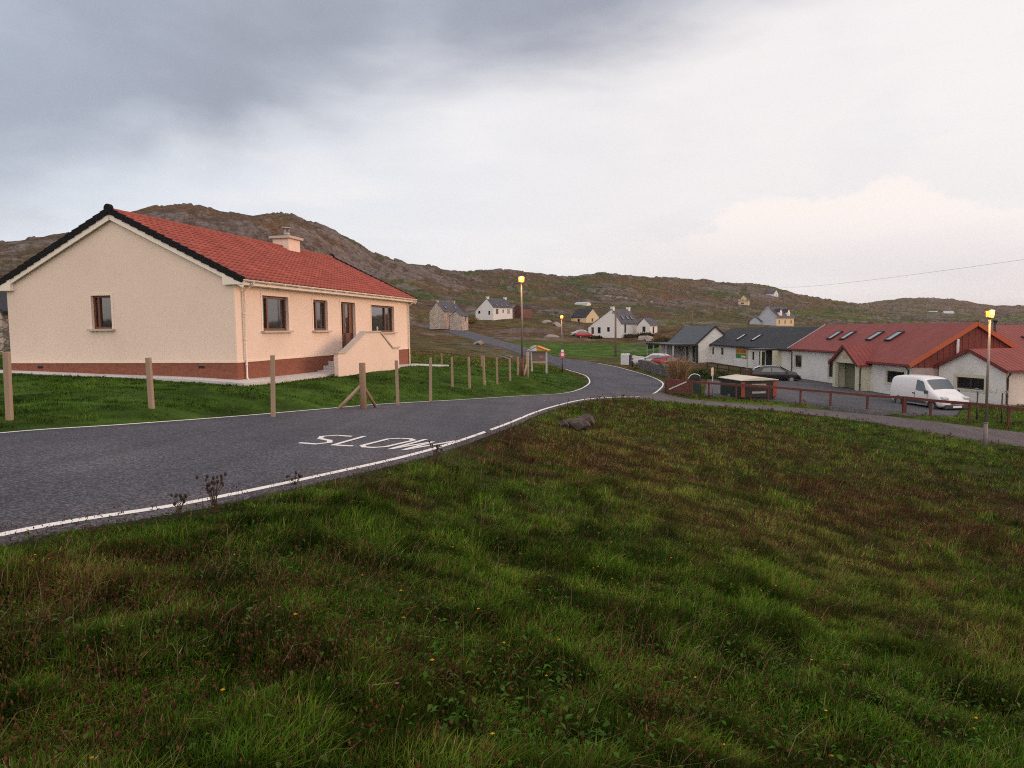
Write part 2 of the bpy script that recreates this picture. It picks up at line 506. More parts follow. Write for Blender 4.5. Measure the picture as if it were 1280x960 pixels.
ctrl += list(pts([(12, 523, -1.5), (190, 517, -1.62), (341, 510, -1.72), (453, 502, -1.98), (497, 494, -2.03), (538, 487.5, -2.3), (565, 478.7, -2.25), (605, 475, -2.35),
                  (637, 471, -2.5), (653, 470, -2.36), (690, 478, -3.2), (640, 484, -2.75),
                  # ground beyond the house, between it and the road
                  (560, 462, 50), (600, 463, 52), (530, 450, 62), (560, 440, 80), (600, 448, 75), (650, 460, 58), (530, 428, 105), (570, 426, 120), (520, 415, 150),
                  (530, 403, 240), (480, 400, 220), (430, 402, 170), (300, 408, 120), (150, 412, 110), (0, 414, 110), (-150, 405, 120),
                  # verge and bank right of the road, down to the hollow
                  (400, 700, -1.66), (400, 820, -1.55), (400, 960, -1.5), (0, 760, -1.5), (0, 960, -1.45), (-300, 960, -1.4), (200, 800, -1.52),
                  (640, 585, -2.42), (640, 640, -2.25), (640, 700, -2.08), (640, 800, -1.85), (640, 960, -1.62), (720, 560, -2.75), (760, 620, -2.62),
                  (900, 530, -3.55), (900, 600, -3.3), (900, 700, -2.75), (900, 800, -2.3), (900, 960, -1.8), (780, 520, -3.25),
                  (1000, 545, -4.2), (1100, 560, -4.5), (1100, 600, -4.25), (1100, 700, -3.5), (1100, 800, -2.8), (1100, 960, -2.05),
                  (1280, 580, -4.95), (1280, 650, -4.55), (1280, 750, -3.7), (1280, 850, -2.95), (1280, 960, -2.25), (1500, 800, -3.6), (1500, 650, -4.9),
                  # strip between lane and fence, grass by the right-hand building, garden before the shop
                  (860, 494, -3.95), (1230, 524, -4.68), (1280, 520, -4.7), (1280, 508, -4.62), (870, 462, 75), (850, 470, 58), (940, 462, 75),
                  # under the buildings and just behind them
                  (890, 452, 95), (860, 452, 100), (985, 462, 80), (1150, 470, 70), (1250, 470, 62), (1350, 480, 60), (950, 440, 125), (1100, 437, 125), (1300, 437, 120),
                  # bright field, far end of the bend, the white house, slopes up to the hills
                  (830, 450, 100), (760, 447, 101), (720, 441, 118), (760, 436, 128), (820, 438, 125), (700, 432, 130), (740, 424, 155), (820, 425, 150), (770, 420, 168),
                  (680, 425, 150), (640, 412, 200), (620, 397, 235), (680, 402, 230), (700, 395, 260), (740, 404, 235), (660, 380, 330), (600, 375, 340),
                  (850, 411, 165), (835, 432, 118), (880, 400, 240), (860, 395, 300), (800, 392, 300), (760, 372, 430), (720, 365, 470),
                  (915, 402, 260), (966, 407, 232), (1000, 402, 270), (930, 381, 480), (970, 372, 640), (900, 375, 560), (850, 375, 520),
                  (1050, 400, 330), (1100, 397, 420), (1185, 396, 620), (1280, 397, 520), (1000, 388, 520), (1100, 388, 900), (1230, 390, 1000), (1400, 398, 600)]))
# skylines (pixel, distance) and the dips behind them
sky_near = [(-200, 318, 330), (-100, 314, 330), (0, 306, 340), (40, 298, 350), (90, 290, 360), (130, 276, 370), (160, 264, 380), (200, 257, 390), (235, 257, 400), (255, 259, 405), (280, 267, 410),
            (320, 271, 415), (345, 269, 420), (375, 275, 425), (400, 286, 425), (430, 301, 430), (455, 316, 440), (475, 324, 450), (500, 329, 470), (540, 334, 500), (580, 343, 540),
            (620, 341, 580), (650, 341, 600), (700, 345, 630), (760, 340, 660), (800, 346, 700), (850, 352, 740), (900, 358, 780), (945, 358, 820), (980, 365, 850), (1000, 371, 860)]
sky_far = [(1030, 383, 1150), (1060, 381, 1250), (1100, 377, 1300), (1140, 374, 1350), (1190, 375, 1400), (1230, 383, 1400), (1280, 388, 1400), (1400, 388, 1400)]
ctrl += list(pts(sky_near)) + list(pts(sky_far))
ctrl += list(pts([(x, y + 40 if x < 480 else y + 14, d * 1.35) for x, y, d in sky_near[::2] if x < 950]))
ctrl += list(pts([(x, y + 12, d * 1.3) for x, y, d in sky_far[::2]]))
# the slope of the left hill as it shows beside and behind the house
ctrl += list(pts([(520, 375, 300), (520, 355, 380), (450, 345, 370), (560, 362, 400), (400, 330, 330), (300, 330, 280), (200, 330, 250), (100, 350, 230), (0, 360, 220), (640, 362, 450)]))
ctrl += [np.array(q, float) for q in ((0, 0, -1.5), (0.5, 0.3, -1.52), (-0.6, 0.2, -1.48), (0, 1.2, -1.55), (2, -2, -1.9), (6, -6, -2.9), (-2.5, -2, -1.4))]
for a_ in np.linspace(-1.25, 1.25, 14):
    if not -0.2 < a_ < 0.9:
        ctrl.append(np.array([math.sin(a_) * 3000, math.cos(a_) * 3000, 20.0]))
    else:
        ctrl.append(np.array([math.sin(a_) * 3600, math.cos(a_) * 3600, 5.0]))
ctrl = np.array(ctrl)


def emb(X, Y):
    """bearing laid on a circle plus log distance: survey points are evenly spread in these coordinates"""
    a = np.arctan2(X, Y)
    r = np.hypot(X, Y)
    return np.stack([2.0 * np.sin(a), 2.0 * np.cos(a), np.log(np.maximum(r, 0.6))], -1), r


ce, cr = emb(ctrl[:, 0], ctrl[:, 1])
MQ = 0.03
keep = []
for i in range(len(ctrl)):                     # drop survey points that nearly coincide
    if all(((ce[i] - ce[j]) ** 2).sum() > 0.012 ** 2 for j in keep): keep.append(i)
ctrl, ce, cr = ctrl[keep], ce[keep], cr[keep]
n_ = len(ctrl)
A_ = np.sqrt(((ce[:, None] - ce[None]) ** 2).sum(-1) + MQ ** 2)
P_ = np.concatenate([np.ones((n_, 1)), ce], 1)
K_ = np.block([[A_, P_], [P_.T, np.zeros((4, 4))]])
W_ = np.linalg.solve(K_, np.concatenate([ctrl[:, 2] / (cr + 10.0), np.zeros(4)]))


def base_h(X, Y):
    X, Y = np.asarray(X, float), np.asarray(Y, float)
    sh = X.shape
    X, Y = X.ravel(), Y.ravel()
    out = np.empty(len(X))
    for s in range(0, len(X), 40000):
        e, r = emb(X[s:s + 40000], Y[s:s + 40000])
        ph = np.sqrt(np.maximum((e ** 2).sum(1)[:, None] + (ce ** 2).sum(1)[None] - 2 * e @ ce.T, 0) + MQ ** 2)
        out[s:s + 40000] = (ph @ W_[:n_] + W_[n_] + e @ W_[n_ + 1:]) * (r + 10.0)
    return out.reshape(sh)


def in_poly(X, Y, poly):
    ins = np.zeros(X.shape, bool)
    x, y = poly[:, 0], poly[:, 1]
    bb = (X > x.min()) & (X < x.max()) & (Y > y.min()) & (Y < y.max())
    idx = np.nonzero(bb.ravel())[0]
    px, py = X.ravel()[idx], Y.ravel()[idx]
    res = np.zeros(len(idx), bool)
    for i in range(len(poly)):
        j = i - 1
        c = (y[i] > py) != (y[j] > py)
        with np.errstate(divide='ignore', invalid='ignore'):
            xi = (x[j] - x[i]) * (py - y[i]) / (y[j] - y[i]) + x[i]
        res ^= c & (px < xi)
    o = ins.ravel(); o[idx] = res
    return o.reshape(X.shape)


POLYS = [np.concatenate([a[:, :2], b[::-1, :2]]) for a, b in STRIPS]
HOUSE_POLY = np.array([hw(x, y)[:2] for x, y in ((0.95, -0.95), (0.95, 17), (-10.2, 17), (-10.2, -0.95))])
ROWS_ = {0: (0, .5, 1), 1: (0, .5, 1), 2: np.linspace(0, 1, 13)}
_all = np.concatenate([np.concatenate([a + (b - a) * t for t in ROWS_[k]]) for k, (a, b) in enumerate(STRIPS)])
EDGE_PTS, EDGE_Z = _all[:, :2], _all[:, 2]


def near_strip(X, Y):
    """distance to the nearest road/lane/car-park sample and that sample's height"""
    X, Y = X.ravel(), Y.ravel()
    d, z = np.empty(len(X)), np.empty(len(X))
    for s in range(0, len(X), 20000):
        q = (X[s:s + 20000, None] - EDGE_PTS[:, 0]) ** 2 + (Y[s:s + 20000, None] - EDGE_PTS[:, 1]) ** 2
        i = q.argmin(1)
        d[s:s + 20000] = np.sqrt(q[np.arange(len(i)), i]); z[s:s + 20000] = EDGE_Z[i]
    return d, z


HOUSES_AT = [at(*q) for q in ((552, 402, 205), (615, 395, 236), (760, 419, 168), (800, 418, 163), (742, 405, 238), (960, 408, 230), (930, 381, 482), (970, 371, 642), (734, 383, 348), (645, 393, 238))]


def calm(X, Y):
    """level ground about the far houses"""
    m = np.ones(np.shape(X))
    for q in HOUSES_AT: m = m * (1 - np.exp(-((X - q[0]) ** 2 + (Y - q[1]) ** 2) / 17.0 ** 2))
    return m


def rock_mask(X, Y, r):
    cl = fbm(X / 70, Y / 70, 3, 5)
    rk = fbm(X / 9, Y / 14, 4, 9)
    lefthill = sstep(0.12, -0.25, np.arctan2(X, Y)) * sstep(200, 330, r)
    rk = 0.6 * rk + 0.4 * fbm(X / 3.2, Y / 5.0, 3, 11)
    m = sstep(0.56 - 0.045 * lefthill, 0.62 - 0.045 * lefthill, 0.72 * rk + 0.28 * cl + 0.03 * sstep(250, 420, r))
    return m * sstep(60, 150, r) * calm(X, Y)


def relief(X, Y, r):
    """bumps on top of the surveyed ground"""
    near = 0.09 * (fbm(X / 1.1, Y / 1.1, 3, 21) - 0.5) + 0.22 * (fbm(X / 4.5, Y / 4.5, 2, 23) - 0.5)
    near = near * sstep(90, 40, r)
    k = sstep(120, 420, r) * calm(X, Y)
    far = k * (7.0 * (fbm(X / 55, Y / 55, 4, 31) - 0.5) + 1.3 * (fbm(X / 13, Y / 13, 3, 33) - 0.5))
    far = far * np.where(r > 900, 2.0, 1 + sstep(350, 900, r))
    lefthill = sstep(0.05, -0.25, np.arctan2(X, Y)) * sstep(260, 360, r)
    far = far + lefthill * 5.0 * (np.abs(fbm(X / 30, Y / 30, 4, 41) - 0.5) * -2 + 0.3)
    return near, far + rock_mask(X, Y, r) * (0.26 + 0.002 * np.minimum(r, 500))


C_ = lambda *q: np.array(q)
PAL = dict(dgreen=C_(0.036, 0.062, 0.010), green=C_(0.062, 0.105, 0.014), lawn=C_(0.042, 0.082, 0.012), olive=C_(0.076, 0.069, 0.024),
           brown=C_(0.085, 0.052, 0.025), rust=C_(0.12, 0.066, 0.030), straw=C_(0.24, 0.18, 0.095), heath=C_(0.072, 0.050, 0.036), rock=C_(0.132, 0.109, 0.100))


def mixc(a, b, t):
    return a + (b - a) * t[..., None]


def blob(X, Y, px, py, Yd, sx, sy):
    q = at(px, py, Y=Yd)
    return np.exp(-((X - q[0]) / sx) ** 2 - ((Y - q[1]) / sy) ** 2)


def brownness(X, Y):
    """share of dead brown growth on the near bank (0..1)"""
    n = 0.6 * fbm(X / 2.6, Y / 3.4, 4, 51) + 0.4 * fbm(X / 0.7, Y / 0.8, 3, 52)
    b = sstep(0.51, 0.63, n)
    band = np.exp(-((Y - 13.5 - 0.25 * X) / 3.6) ** 2) * sstep(-1.5, 0.5, X) * 0.75        # the rusty belt below the road edge
    band2 = np.exp(-(((X - 9) * 0.8 + (Y - 13) * 0.25) / 2.6) ** 2) * 0.5
    rz = blob(X, Y, 590, 590, 11.5, 1.1, 1.8) + blob(X, Y, 660, 560, 14, 1.2, 2.2) + 0.9 * blob(X, Y, 700, 570, 14, 1.6, 1.6) + blob(X, Y, 360, 790, 4.3, 0.35, 1.0) + 0.8 * blob(X, Y, 520, 650, 8, .9, 1.0) + 0.8 * blob(X, Y, 1000, 640, 14, 2.8, 1.8) + blob(X, Y, 1190, 640, 16, 3, 2.5)
    band = band + np.clip(rz, 0, 1) * 0.9
    return np.clip(b * 0.42 + (band + band2) * sstep(0.42, 0.60, 0.55 * fbm(X / 1.7, Y / 1.7, 3, 53) + 0.45 * fbm(X / 0.6, Y / 0.6, 3, 54)), 0, 1)


def ground_col(X, Y, r):
    n1, n2 = fbm(X / 3.0, Y / 3.0, 4, 61), fbm(X / 0.5, Y / 0.5, 3, 63)
    c = mixc(np.broadcast_to(PAL['dgreen'], X.shape + (3,)), PAL['green'], sstep(0.4, 0.65, n1))
    c = mixc(c, PAL['brown'] * 0.6, brownness(X, Y) * 0.7)
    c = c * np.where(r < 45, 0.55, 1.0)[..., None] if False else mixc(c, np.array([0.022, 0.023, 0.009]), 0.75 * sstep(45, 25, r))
    a = np.arctan2(X, Y)
    # lawn and fields
    lawn = in_poly(X, Y, LAWN_POLY) * 1.0
    c = mixc(c, PAL['lawn'], lawn * 0.9)
    mid = sstep(38, 60, r) * (1 - lawn)
    wv = fbm(X / 22, Y / 22, 5, 71)
    moor = mixc(np.broadcast_to(PAL['olive'], X.shape + (3,)), PAL['brown'], sstep(0.40, 0.6, wv))
    moor = mixc(moor, PAL['rust'], sstep(0.55, 0.7, fbm(X / 14, Y / 14, 4, 73)) * 0.7)
    moor = mixc(moor, PAL['green'], sstep(0.54, 0.68, fbm(X / 30, Y / 30, 4, 75)) * 0.75 * sstep(330, 200, r))
    c = mixc(c, moor, mid)
    field = np.clip(blob(X, Y, 760, 438, 122, 17, 17) + blob(X, Y, 700, 436, 118, 8, 10) + blob(X, Y, 825, 437, 118, 9, 16), 0, 1)
    field = np.clip(field * 1.6, 0, 1)
    c = mixc(c, PAL['lawn'] * 1.15, field)
    hill = sstep(190, 300, r)
    hv = fbm(X / 45, Y / 45, 5, 81)
    hc = mixc(np.broadcast_to(PAL['heath'], X.shape + (3,)), PAL['olive'] * 0.9, sstep(0.42, 0.6, hv) * np.where(a > 0.0, 0.8, 0.45))
    hc = mixc(hc, PAL['rust'] * 0.9, sstep(0.52, 0.66, fbm(X / 20, Y / 20, 5, 83)) * 0.7)
    hc = mixc(hc, PAL['dgreen'], sstep(0.58, 0.7, fbm(X / 28, Y / 28, 5, 85)) * 0.8)
    c = mixc(c, hc, hill)
    far_green = np.clip(blob(X, Y, 1080, 398, 360, 60, 70) + blob(X, Y, 1240, 396, 520, 90, 120) + blob(X, Y, 900, 401, 250, 26, 22) * 0.8, 0, 1)
    c = mixc(c, PAL['green'] * 0.9, far_green * sstep(0.35, 0.5, fbm(X / 18, Y / 18, 4, 87)))
    c = mixc(c, PAL['rock'], rock_mask(X, Y, r) * 0.75)
    c = c * (0.75 + 0.5 * n2[..., None])
    return c


LAWN_POLY = np.array([tuple(q[:2]) for q in list(STRIPS[0][1][8:120:3])] + [tuple(at(690, 462, Y=66)[:2]), tuple(at(560, 459, Y=50)[:2])] +
                     [tuple(hw(*q)[:2]) for q in ((3.5, 19), (0, 20), (-11, 19), (-22, 5), (-24, -12))])

# ------------------------------------------------------------------ ground sheet (polar grid, fine where it is seen)
NA, NR = 1040, 900
a_in = np.linspace(-R(46), R(46), NA)
a_out = np.linspace(R(46), 2 * PI - R(46), 122)[1:-1]
ang = np.concatenate([a_in, a_out])
rr = np.exp(np.linspace(math.log(0.7), math.log(4200), NR))
AA, RR = np.meshgrid(ang, rr)
XX, YY = np.sin(AA) * RR, np.cos(AA) * RR
ZB = base_h(XX, YY)
nr_, fr_ = relief(XX, YY, RR)
dist = np.full(XX.shape, 50.0); zst = np.zeros(XX.shape)
sel = (RR < 260) & (np.abs(((AA + PI) % (2 * PI)) - PI) < R(90))
d_, z_ = near_strip(XX[sel], YY[sel])
dist[sel] = d_; zst[sel] = z_
inside = np.zeros(XX.shape, bool)
for p_ in POLYS: inside |= in_poly(XX, YY, p_)
onhouse = in_poly(XX, YY, HOUSE_POLY)
fade = sstep(0.1, 1.6, dist)
ZZ = ZB + nr_ * fade + fr_ * sstep(0.5, 14, dist)
ZZ = np.where(inside, np.minimum(ZB, zst) - 0.10, ZZ)
ZZ = np.where(in_poly(XX, YY, POLYS[2]), ZZ - 0.18, ZZ)
ZZ = np.where(onhouse, ZB - 0.10, ZZ)
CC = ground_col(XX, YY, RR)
ntot = len(ang)
verts = np.stack([XX, YY, ZZ], -1).reshape(-1, 3)
verts = np.vstack([verts, [[0, 0, float(ZZ[0].mean())]]])
ii = np.arange(NR - 1)[:, None] * ntot
jj = np.arange(ntot)[None]
j2 = (jj + 1) % ntot
quads = np.stack([ii + jj, ii + j2, ii + ntot + j2, ii + ntot + jj], -1).reshape(-1, 4)[:, ::-1]
ctr = len(verts) - 1
tris = np.stack([np.full(ntot, ctr), j2[0], jj[0]], -1)[:, ::-1]


def big_mesh(name, verts, quads, tris, cols, material, smooth=True):
    me = bpy.data.meshes.new(name)
    nq, nt_ = len(quads), len(tris)
    me.vertices.add(len(verts)); me.loops.add(nq * 4 + nt_ * 3); me.polygons.add(nq + nt_)
    me.vertices.foreach_set('co', np.asarray(verts, np.float32).ravel())
    me.loops.foreach_set('vertex_index', np.concatenate([np.asarray(quads, np.int32).ravel(), np.asarray(tris, np.int32).ravel()]))
    st = np.concatenate([np.arange(nq) * 4, nq * 4 + np.arange(nt_) * 3]).astype(np.int32)
    me.polygons.foreach_set('loop_start', st)
    me.polygons.foreach_set('use_smooth', np.full(nq + nt_, smooth))
    at_ = me.attributes.new('col', 'FLOAT_COLOR', 'POINT')
    c4 = np.ones((len(verts), 4), np.float32); c4[:, :3] = cols
    at_.data.foreach_set('color', c4.ravel())
    me.materials.append(material)
    me.update(calc_edges=True)
    o = bpy.data.objects.new(name, me)
    COL.objects.link(o)
    return o


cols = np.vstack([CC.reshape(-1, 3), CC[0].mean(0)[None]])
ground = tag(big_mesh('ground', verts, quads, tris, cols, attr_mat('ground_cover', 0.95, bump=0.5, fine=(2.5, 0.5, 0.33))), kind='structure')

LNR0, LNR1 = math.log(0.7), math.log(4200)


def terr(X, Y):
    """height of the finished ground sheet"""
    X, Y = np.atleast_1d(np.asarray(X, float)), np.atleast_1d(np.asarray(Y, float))
    a, r = np.arctan2(X, Y), np.hypot(X, Y)
    fa = np.clip((a + R(46)) / R(92) * (NA - 1), 0, NA - 1.001)
    fr = np.clip((np.log(r) - LNR0) / (LNR1 - LNR0) * (NR - 1), 0, NR - 1.001)
    i, j = fr.astype(int), fa.astype(int)
    u, v = fr - i, fa - j
    return (ZZ[i, j] * (1 - u) * (1 - v) + ZZ[i + 1, j] * u * (1 - v) + ZZ[i, j + 1] * (1 - u) * v + ZZ[i + 1, j + 1] * u * v)


def tz(x, y):
    return float(terr(x, y)[0])


def on_ground(px, py, Y):
    """a point on the ground in the direction of a photo pixel, near distance Y"""
    q = at(px, py, Y=Y)
    return np.array([q[0], q[1], tz(q[0], q[1])])


# ------------------------------------------------------------------ road, lane, car park
def asphalt(name, base, patch, speck=0.5):
    m, nt, b = new_mat(name)
    tc = nt.node('ShaderNodeTexCoord').outputs['Object']
    n1 = nt.noise(tc, 0.35, 6, 0.6)
    n2 = nt.noise(tc, 34.0, 4, 0.8)
    n3 = nt.noise(nt.node('ShaderNodeMapping', {'Vector': tc, 'Rotation': (0, 0, R(-20)), 'Scale': (1.6, 0.12, 1)}).outputs[0], 1.0, 4)
    c = nt.mix(nt.ramp(n1, 0.35, 0.65), (*base, 1), (*patch, 1))
    v = nt.m('MULTIPLY_ADD', n2, 2 * speck, 1 - speck)
    v = nt.m('MULTIPLY', v, nt.m('MULTIPLY_ADD', n3, 0.9, 0.55))
    vo = nt.node('ShaderNodeTexVoronoi', {'Vector': tc, 'Scale': 48.0})
    sep = nt.node('ShaderNodeSeparateColor', {0: vo.outputs['Color']})
    v = nt.m('MULTIPLY', v, nt.m('MULTIPLY_ADD', nt.m('POWER', sep.outputs[0], 2.0), 1.3, 0.55))
    comb = nt.node('ShaderNodeCombineColor', {0: v, 1: v, 2: v}).outputs[0]
    nt.l.new(nt.mix(1.0, c, comb, 'MULTIPLY'), b.inputs['Base Color'])
    b.inputs['Roughness'].default_value = 0.85
    b.inputs['Specular IOR Level'].default_value = 0.25
    bn = nt.node('ShaderNodeBump', {'Strength': 0.6, 'Distance': 0.012, 'Height': nt.m('ADD', n2, sep.outputs[0])})
    nt.l.new(bn.outputs[0], b.inputs['Normal'])
    return m


M_road = asphalt('road_asphalt', (0.062, 0.065, 0.080), (0.083, 0.082, 0.097), 0.65)
M_lane = asphalt('lane_asphalt', (0.088, 0.078, 0.083), (0.108, 0.094, 0.097))
M_park = asphalt('car_park_asphalt', (0.072, 0.072, 0.081), (0.096, 0.092, 0.099))


def strip_surface(s, t, lift=0.0):
    """point on strip s at rows of t (0..1 across)"""
    a, b = s
    p = a + (b - a) * t
    return p + np.array([0, 0, lift])


def strip_mesh(name, s, m, lift, cross=8, crown=0.03):
    a, b = s
    mb = MB()
    n = len(a)
    ts = np.linspace(0, 1, cross + 1)
    vs = []
    for k in range(n):
        for t in ts:
            p = a[k] + (b[k] - a[k]) * t
            vs.append((p[0], p[1], p[2] + lift + crown * (1 - (2 * t - 1) ** 2)))
    w = cross + 1
    fs = [(k * w + i, (k + 1) * w + i, (k + 1) * w + i + 1, k * w + i + 1) for k in range(n - 1) for i in range(cross)]
    # skirts so that the broken edge has a thickness
    m0 = len(vs)
    for k in range(n):
        vs.append((a[k][0], a[k][1], a[k][2] + lift - 0.35)); vs.append((b[k][0], b[k][1], b[k][2] + lift - 0.35))
    for k in range(n - 1):
        fs.append((k * w, m0 + 2 * k, m0 + 2 * (k + 1), (k + 1) * w))
        fs.append((k * w + cross, (k + 1) * w + cross, m0 + 2 * (k + 1) + 1, m0 + 2 * k + 1))
    mb.add(vs, fs, True)
    return tag(mb.build(name, m), kind='structure')


RD = STRIPS[0]
strip_mesh('road', RD, M_road, 0.012)
strip_mesh('lane', STRIPS[1], M_lane, 0.004, crown=0.01)
strip_mesh('car_park', STRIPS[2], M_park, 0.002, crown=0.0)


def paint_mat(name, wear=0.5):
    m, nt, b = new_mat(name)
    tc = nt.node('ShaderNodeTexCoord').outputs['Object']
    n = nt.noise(tc, 22.0, 6, 0.7)
    f = nt.ramp(n, 0.36 - 0.1 + 0.12 * wear, 0.44 - 0.1 + 0.12 * wear)
    c = nt.mix(f, (0.15, 0.145, 0.15, 1), (0.74, 0.71, 0.68, 1))
    nt.l.new(c, b.inputs['Base Color'])
    b.inputs['Roughness'].default_value = 0.7
    return m


M_paint = paint_mat('road_paint')


def crown(t):
    return 0.03 * (1 - (2 * t - 1) ** 2)


def edge_line(mb, s, side, w, k0, k1, inset, lift=0.016, gaps=()):
    a, b = s
    A, B = (a, b) if side == 0 else (b, a)
    d = B - A
    L = np.linalg.norm(d[:, :2], axis=1)
    # perpendicular width: strips are sampled slightly askew
    tan = np.gradient(A, axis=0); tan /= np.linalg.norm(tan, axis=1)[:, None]
    perp = np.abs(d[:, 0] * -tan[:, 1] + d[:, 1] * tan[:, 0])
    t0, t1 = inset / perp, (inset + w) / perp
    vs = []
    for k in range(k0, k1):
        for t in (t0[k], t1[k]):
            p = A[k] + d[k] * t
            vs.append((p[0], p[1], p[2] + lift + crown(t)))
    n = k1 - k0
    fs = [(2 * i, 2 * i + 2, 2 * i + 3, 2 * i + 1) for i in range(n - 1) if not any(g0 <= k0 + i < g1 for g0, g1 in gaps)]
    mb.add(vs, fs)


mk = MB()
edge_line(mk, RD, 0, 0.10, 0, 160, 0.16, gaps=((77, 78),))
edge_line(mk, RD, 1, 0.09, 0, 150, 0.05)
tag(mk.build('road_edge_lines', M_paint), kind='structure')

# SLOW painted across the carriageway


from mathutils.bvhtree import BVHTree
_ro = bpy.data.objects['road'].data
ROAD_BVH = BVHTree.FromPolygons([v.co.copy() for v in _ro.vertices], [tuple(p.vertices) for p in _ro.polygons])


def road_z(x, y):
    hit = ROAD_BVH.ray_cast(Vector((x, y, 50)), Vector((0, 0, -1)))
    return hit[0].z if hit[0] else -2.0


def on_road(px, py):
    z = -2.0
    for _ in range(12):
        p = at(px, py, z=z); z = road_z(p[0], p[1])
    return at(px, py, z=z)


q00, q10, q01, q11 = on_road(374, 554.5), on_road(512, 563), on_road(405, 543.5), on_road(569, 551.5)


def slow_pt(u, v):
    p = (q00 * (1 - u) + q10 * u) * (1 - v) + (q01 * (1 - u) + q11 * u) * v
    return np.array([p[0], p[1], road_z(p[0], p[1]) + 0.005])


strokes = [
    [(0.0, 0.06), (0.14, 0.02), (0.21, 0.22), (0.16, 0.42), (0.05, 0.56), (0.02, 0.80), (0.10, 0.98), (0.21, 0.94)],       # S
    [(0.30, 1.0), (0.30, 0.03), (0.46, 0.03)],                                                                            # L
    [(0.52, 0.14), (0.52, 0.86), (0.58, 0.98), (0.66, 0.98), (0.72, 0.86), (0.72, 0.14), (0.66, 0.02), (0.58, 0.02), (0.52, 0.14)],  # O
    [(0.77, 1.0), (0.825, 0.02), (0.885, 0.8), (0.945, 0.02), (1.0, 1.0)],                                                # W
]
mk = MB()
for st in strokes:
    P = [slow_pt(u, v) for u, v in st]
    for p, q in zip(P[:-1], P[1:]):
        nseg = 4
        d = q - p; d[2] = 0; L = np.linalg.norm(d)
        if L < 1e-6: continue
        d /= L
        sdv = np.array([-d[1], d[0], 0]) * 0.046
        e = d * 0.03
        ps = [p + (q - p) * t for t in np.linspace(0, 1, nseg + 1)]
        ps[0] = ps[0] - e; ps[-1] = ps[-1] + e
        vs = []
        for r_ in ps: vs += [r_ + sdv, r_ - sdv]
        mk.add(vs, [(2 * i, 2 * i + 1, 2 * i + 3, 2 * i + 2) for i in range(nseg)])
tag(mk.build('slow_marking', M_paint, fixn=False), kind='structure')

# ------------------------------------------------------------------ building helpers
M_render = mat('cream_render', (0.755, 0.615, 0.515), 0.88, scale=1.2, amt=0.07, fine=60, fine_amt=0.06, bump=0.35, bump_scale=80, spec=0.2, tint=(0.64, 0.51, 0.42), tint_amt=0.5, tint_scale=0.6)
M_band = mat('smooth_cream', (0.76, 0.62, 0.52), 0.75, scale=2.0, amt=0.05, fine=50, fine_amt=0.03, spec=0.3)
M_upvc = mat('cream_upvc', (0.77, 0.69, 0.60), 0.45, scale=2.0, amt=0.04, fine=30, fine_amt=0.02)
M_timber = mat('brown_frame', (0.13, 0.045, 0.022), 0.45, scale=4, amt=0.2, fine=40, fine_amt=0.1, stretch=(1, 1, 0.2))
M_verge = mat('black_verge', (0.010, 0.010, 0.011), 0.8, scale=5, amt=0.2, spec=0.15)
M_concrete = mat('concrete', (0.54, 0.52, 0.51), 0.9, scale=1.5, amt=0.12, fine=60, fine_amt=0.12, bump=0.3, tint=(0.25, 0.24, 0.22), tint_amt=0.5)
M_cope = mat('coping', (0.46, 0.41, 0.36), 0.8, scale=3, amt=0.12, fine=50, fine_amt=0.08)
M_plinth = brick_mat('plinth_brick', (0.235, 0.075, 0.042), (0.19, 0.062, 0.036), (0.20, 0.085, 0.055))
M_glass = glass_mat('window_glass')
M_dark = mat('dark_interior', (0.02, 0.018, 0.017), 0.9)
M_steel = mat('galvanised', (0.33, 0.32, 0.31), 0.5, scale=8, amt=0.15, metal=0.6)
M_white = mat('white_paint', (0.76, 0.75, 0.73), 0.6, scale=2, amt=0.06, fine=40, fine_amt=0.04)


def facade(mb, o, u, W, H, holes=(), inward=(0, 0, 0), depth=0.15, z0=0.0, top=None):
    """wall sheet from origin o along unit vector u, W wide, z0..H high, with rectangular openings (u0,u1,z0,z1) and their reveals"""
    o, u, inward = np.array(o, float), np.array(u, float), np.array(inward, float)
    us = sorted({0.0, W, *[h[0] for h in holes], *[h[1] for h in holes]})
    zs = sorted({z0, H, *[h[2] for h in holes], *[h[3] for h in holes]})
    P = lambda a, z: tuple(o + u * a + np.array([0, 0, z]))
    for a0, a1 in zip(us[:-1], us[1:]):
        for b0, b1 in zip(zs[:-1], zs[1:]):
            if any(h[0] <= a0 + 1e-6 and a1 <= h[1] + 1e-6 and h[2] <= b0 + 1e-6 and b1 <= h[3] + 1e-6 for h in holes): continue
            mb.poly(P(a0, b0), P(a1, b0), P(a1, b1), P(a0, b1))
    if top:
        mb.poly(*[P(a, z) for a, z in top])
    D = inward * depth
    Q = lambda a, z: tuple(np.array(P(a, z)) + D)
    for a0, a1, b0, b1 in holes:
        mb.poly(P(a0, b0), P(a0, b1), Q(a0, b1), Q(a0, b0))
        mb.poly(P(a1, b0), P(a1, b1), Q(a1, b1), Q(a1, b0))
        mb.poly(P(a0, b1), P(a1, b1), Q(a1, b1), Q(a0, b1))
        mb.poly(P(a0, b0), P(a1, b0), Q(a1, b0), Q(a0, b0))


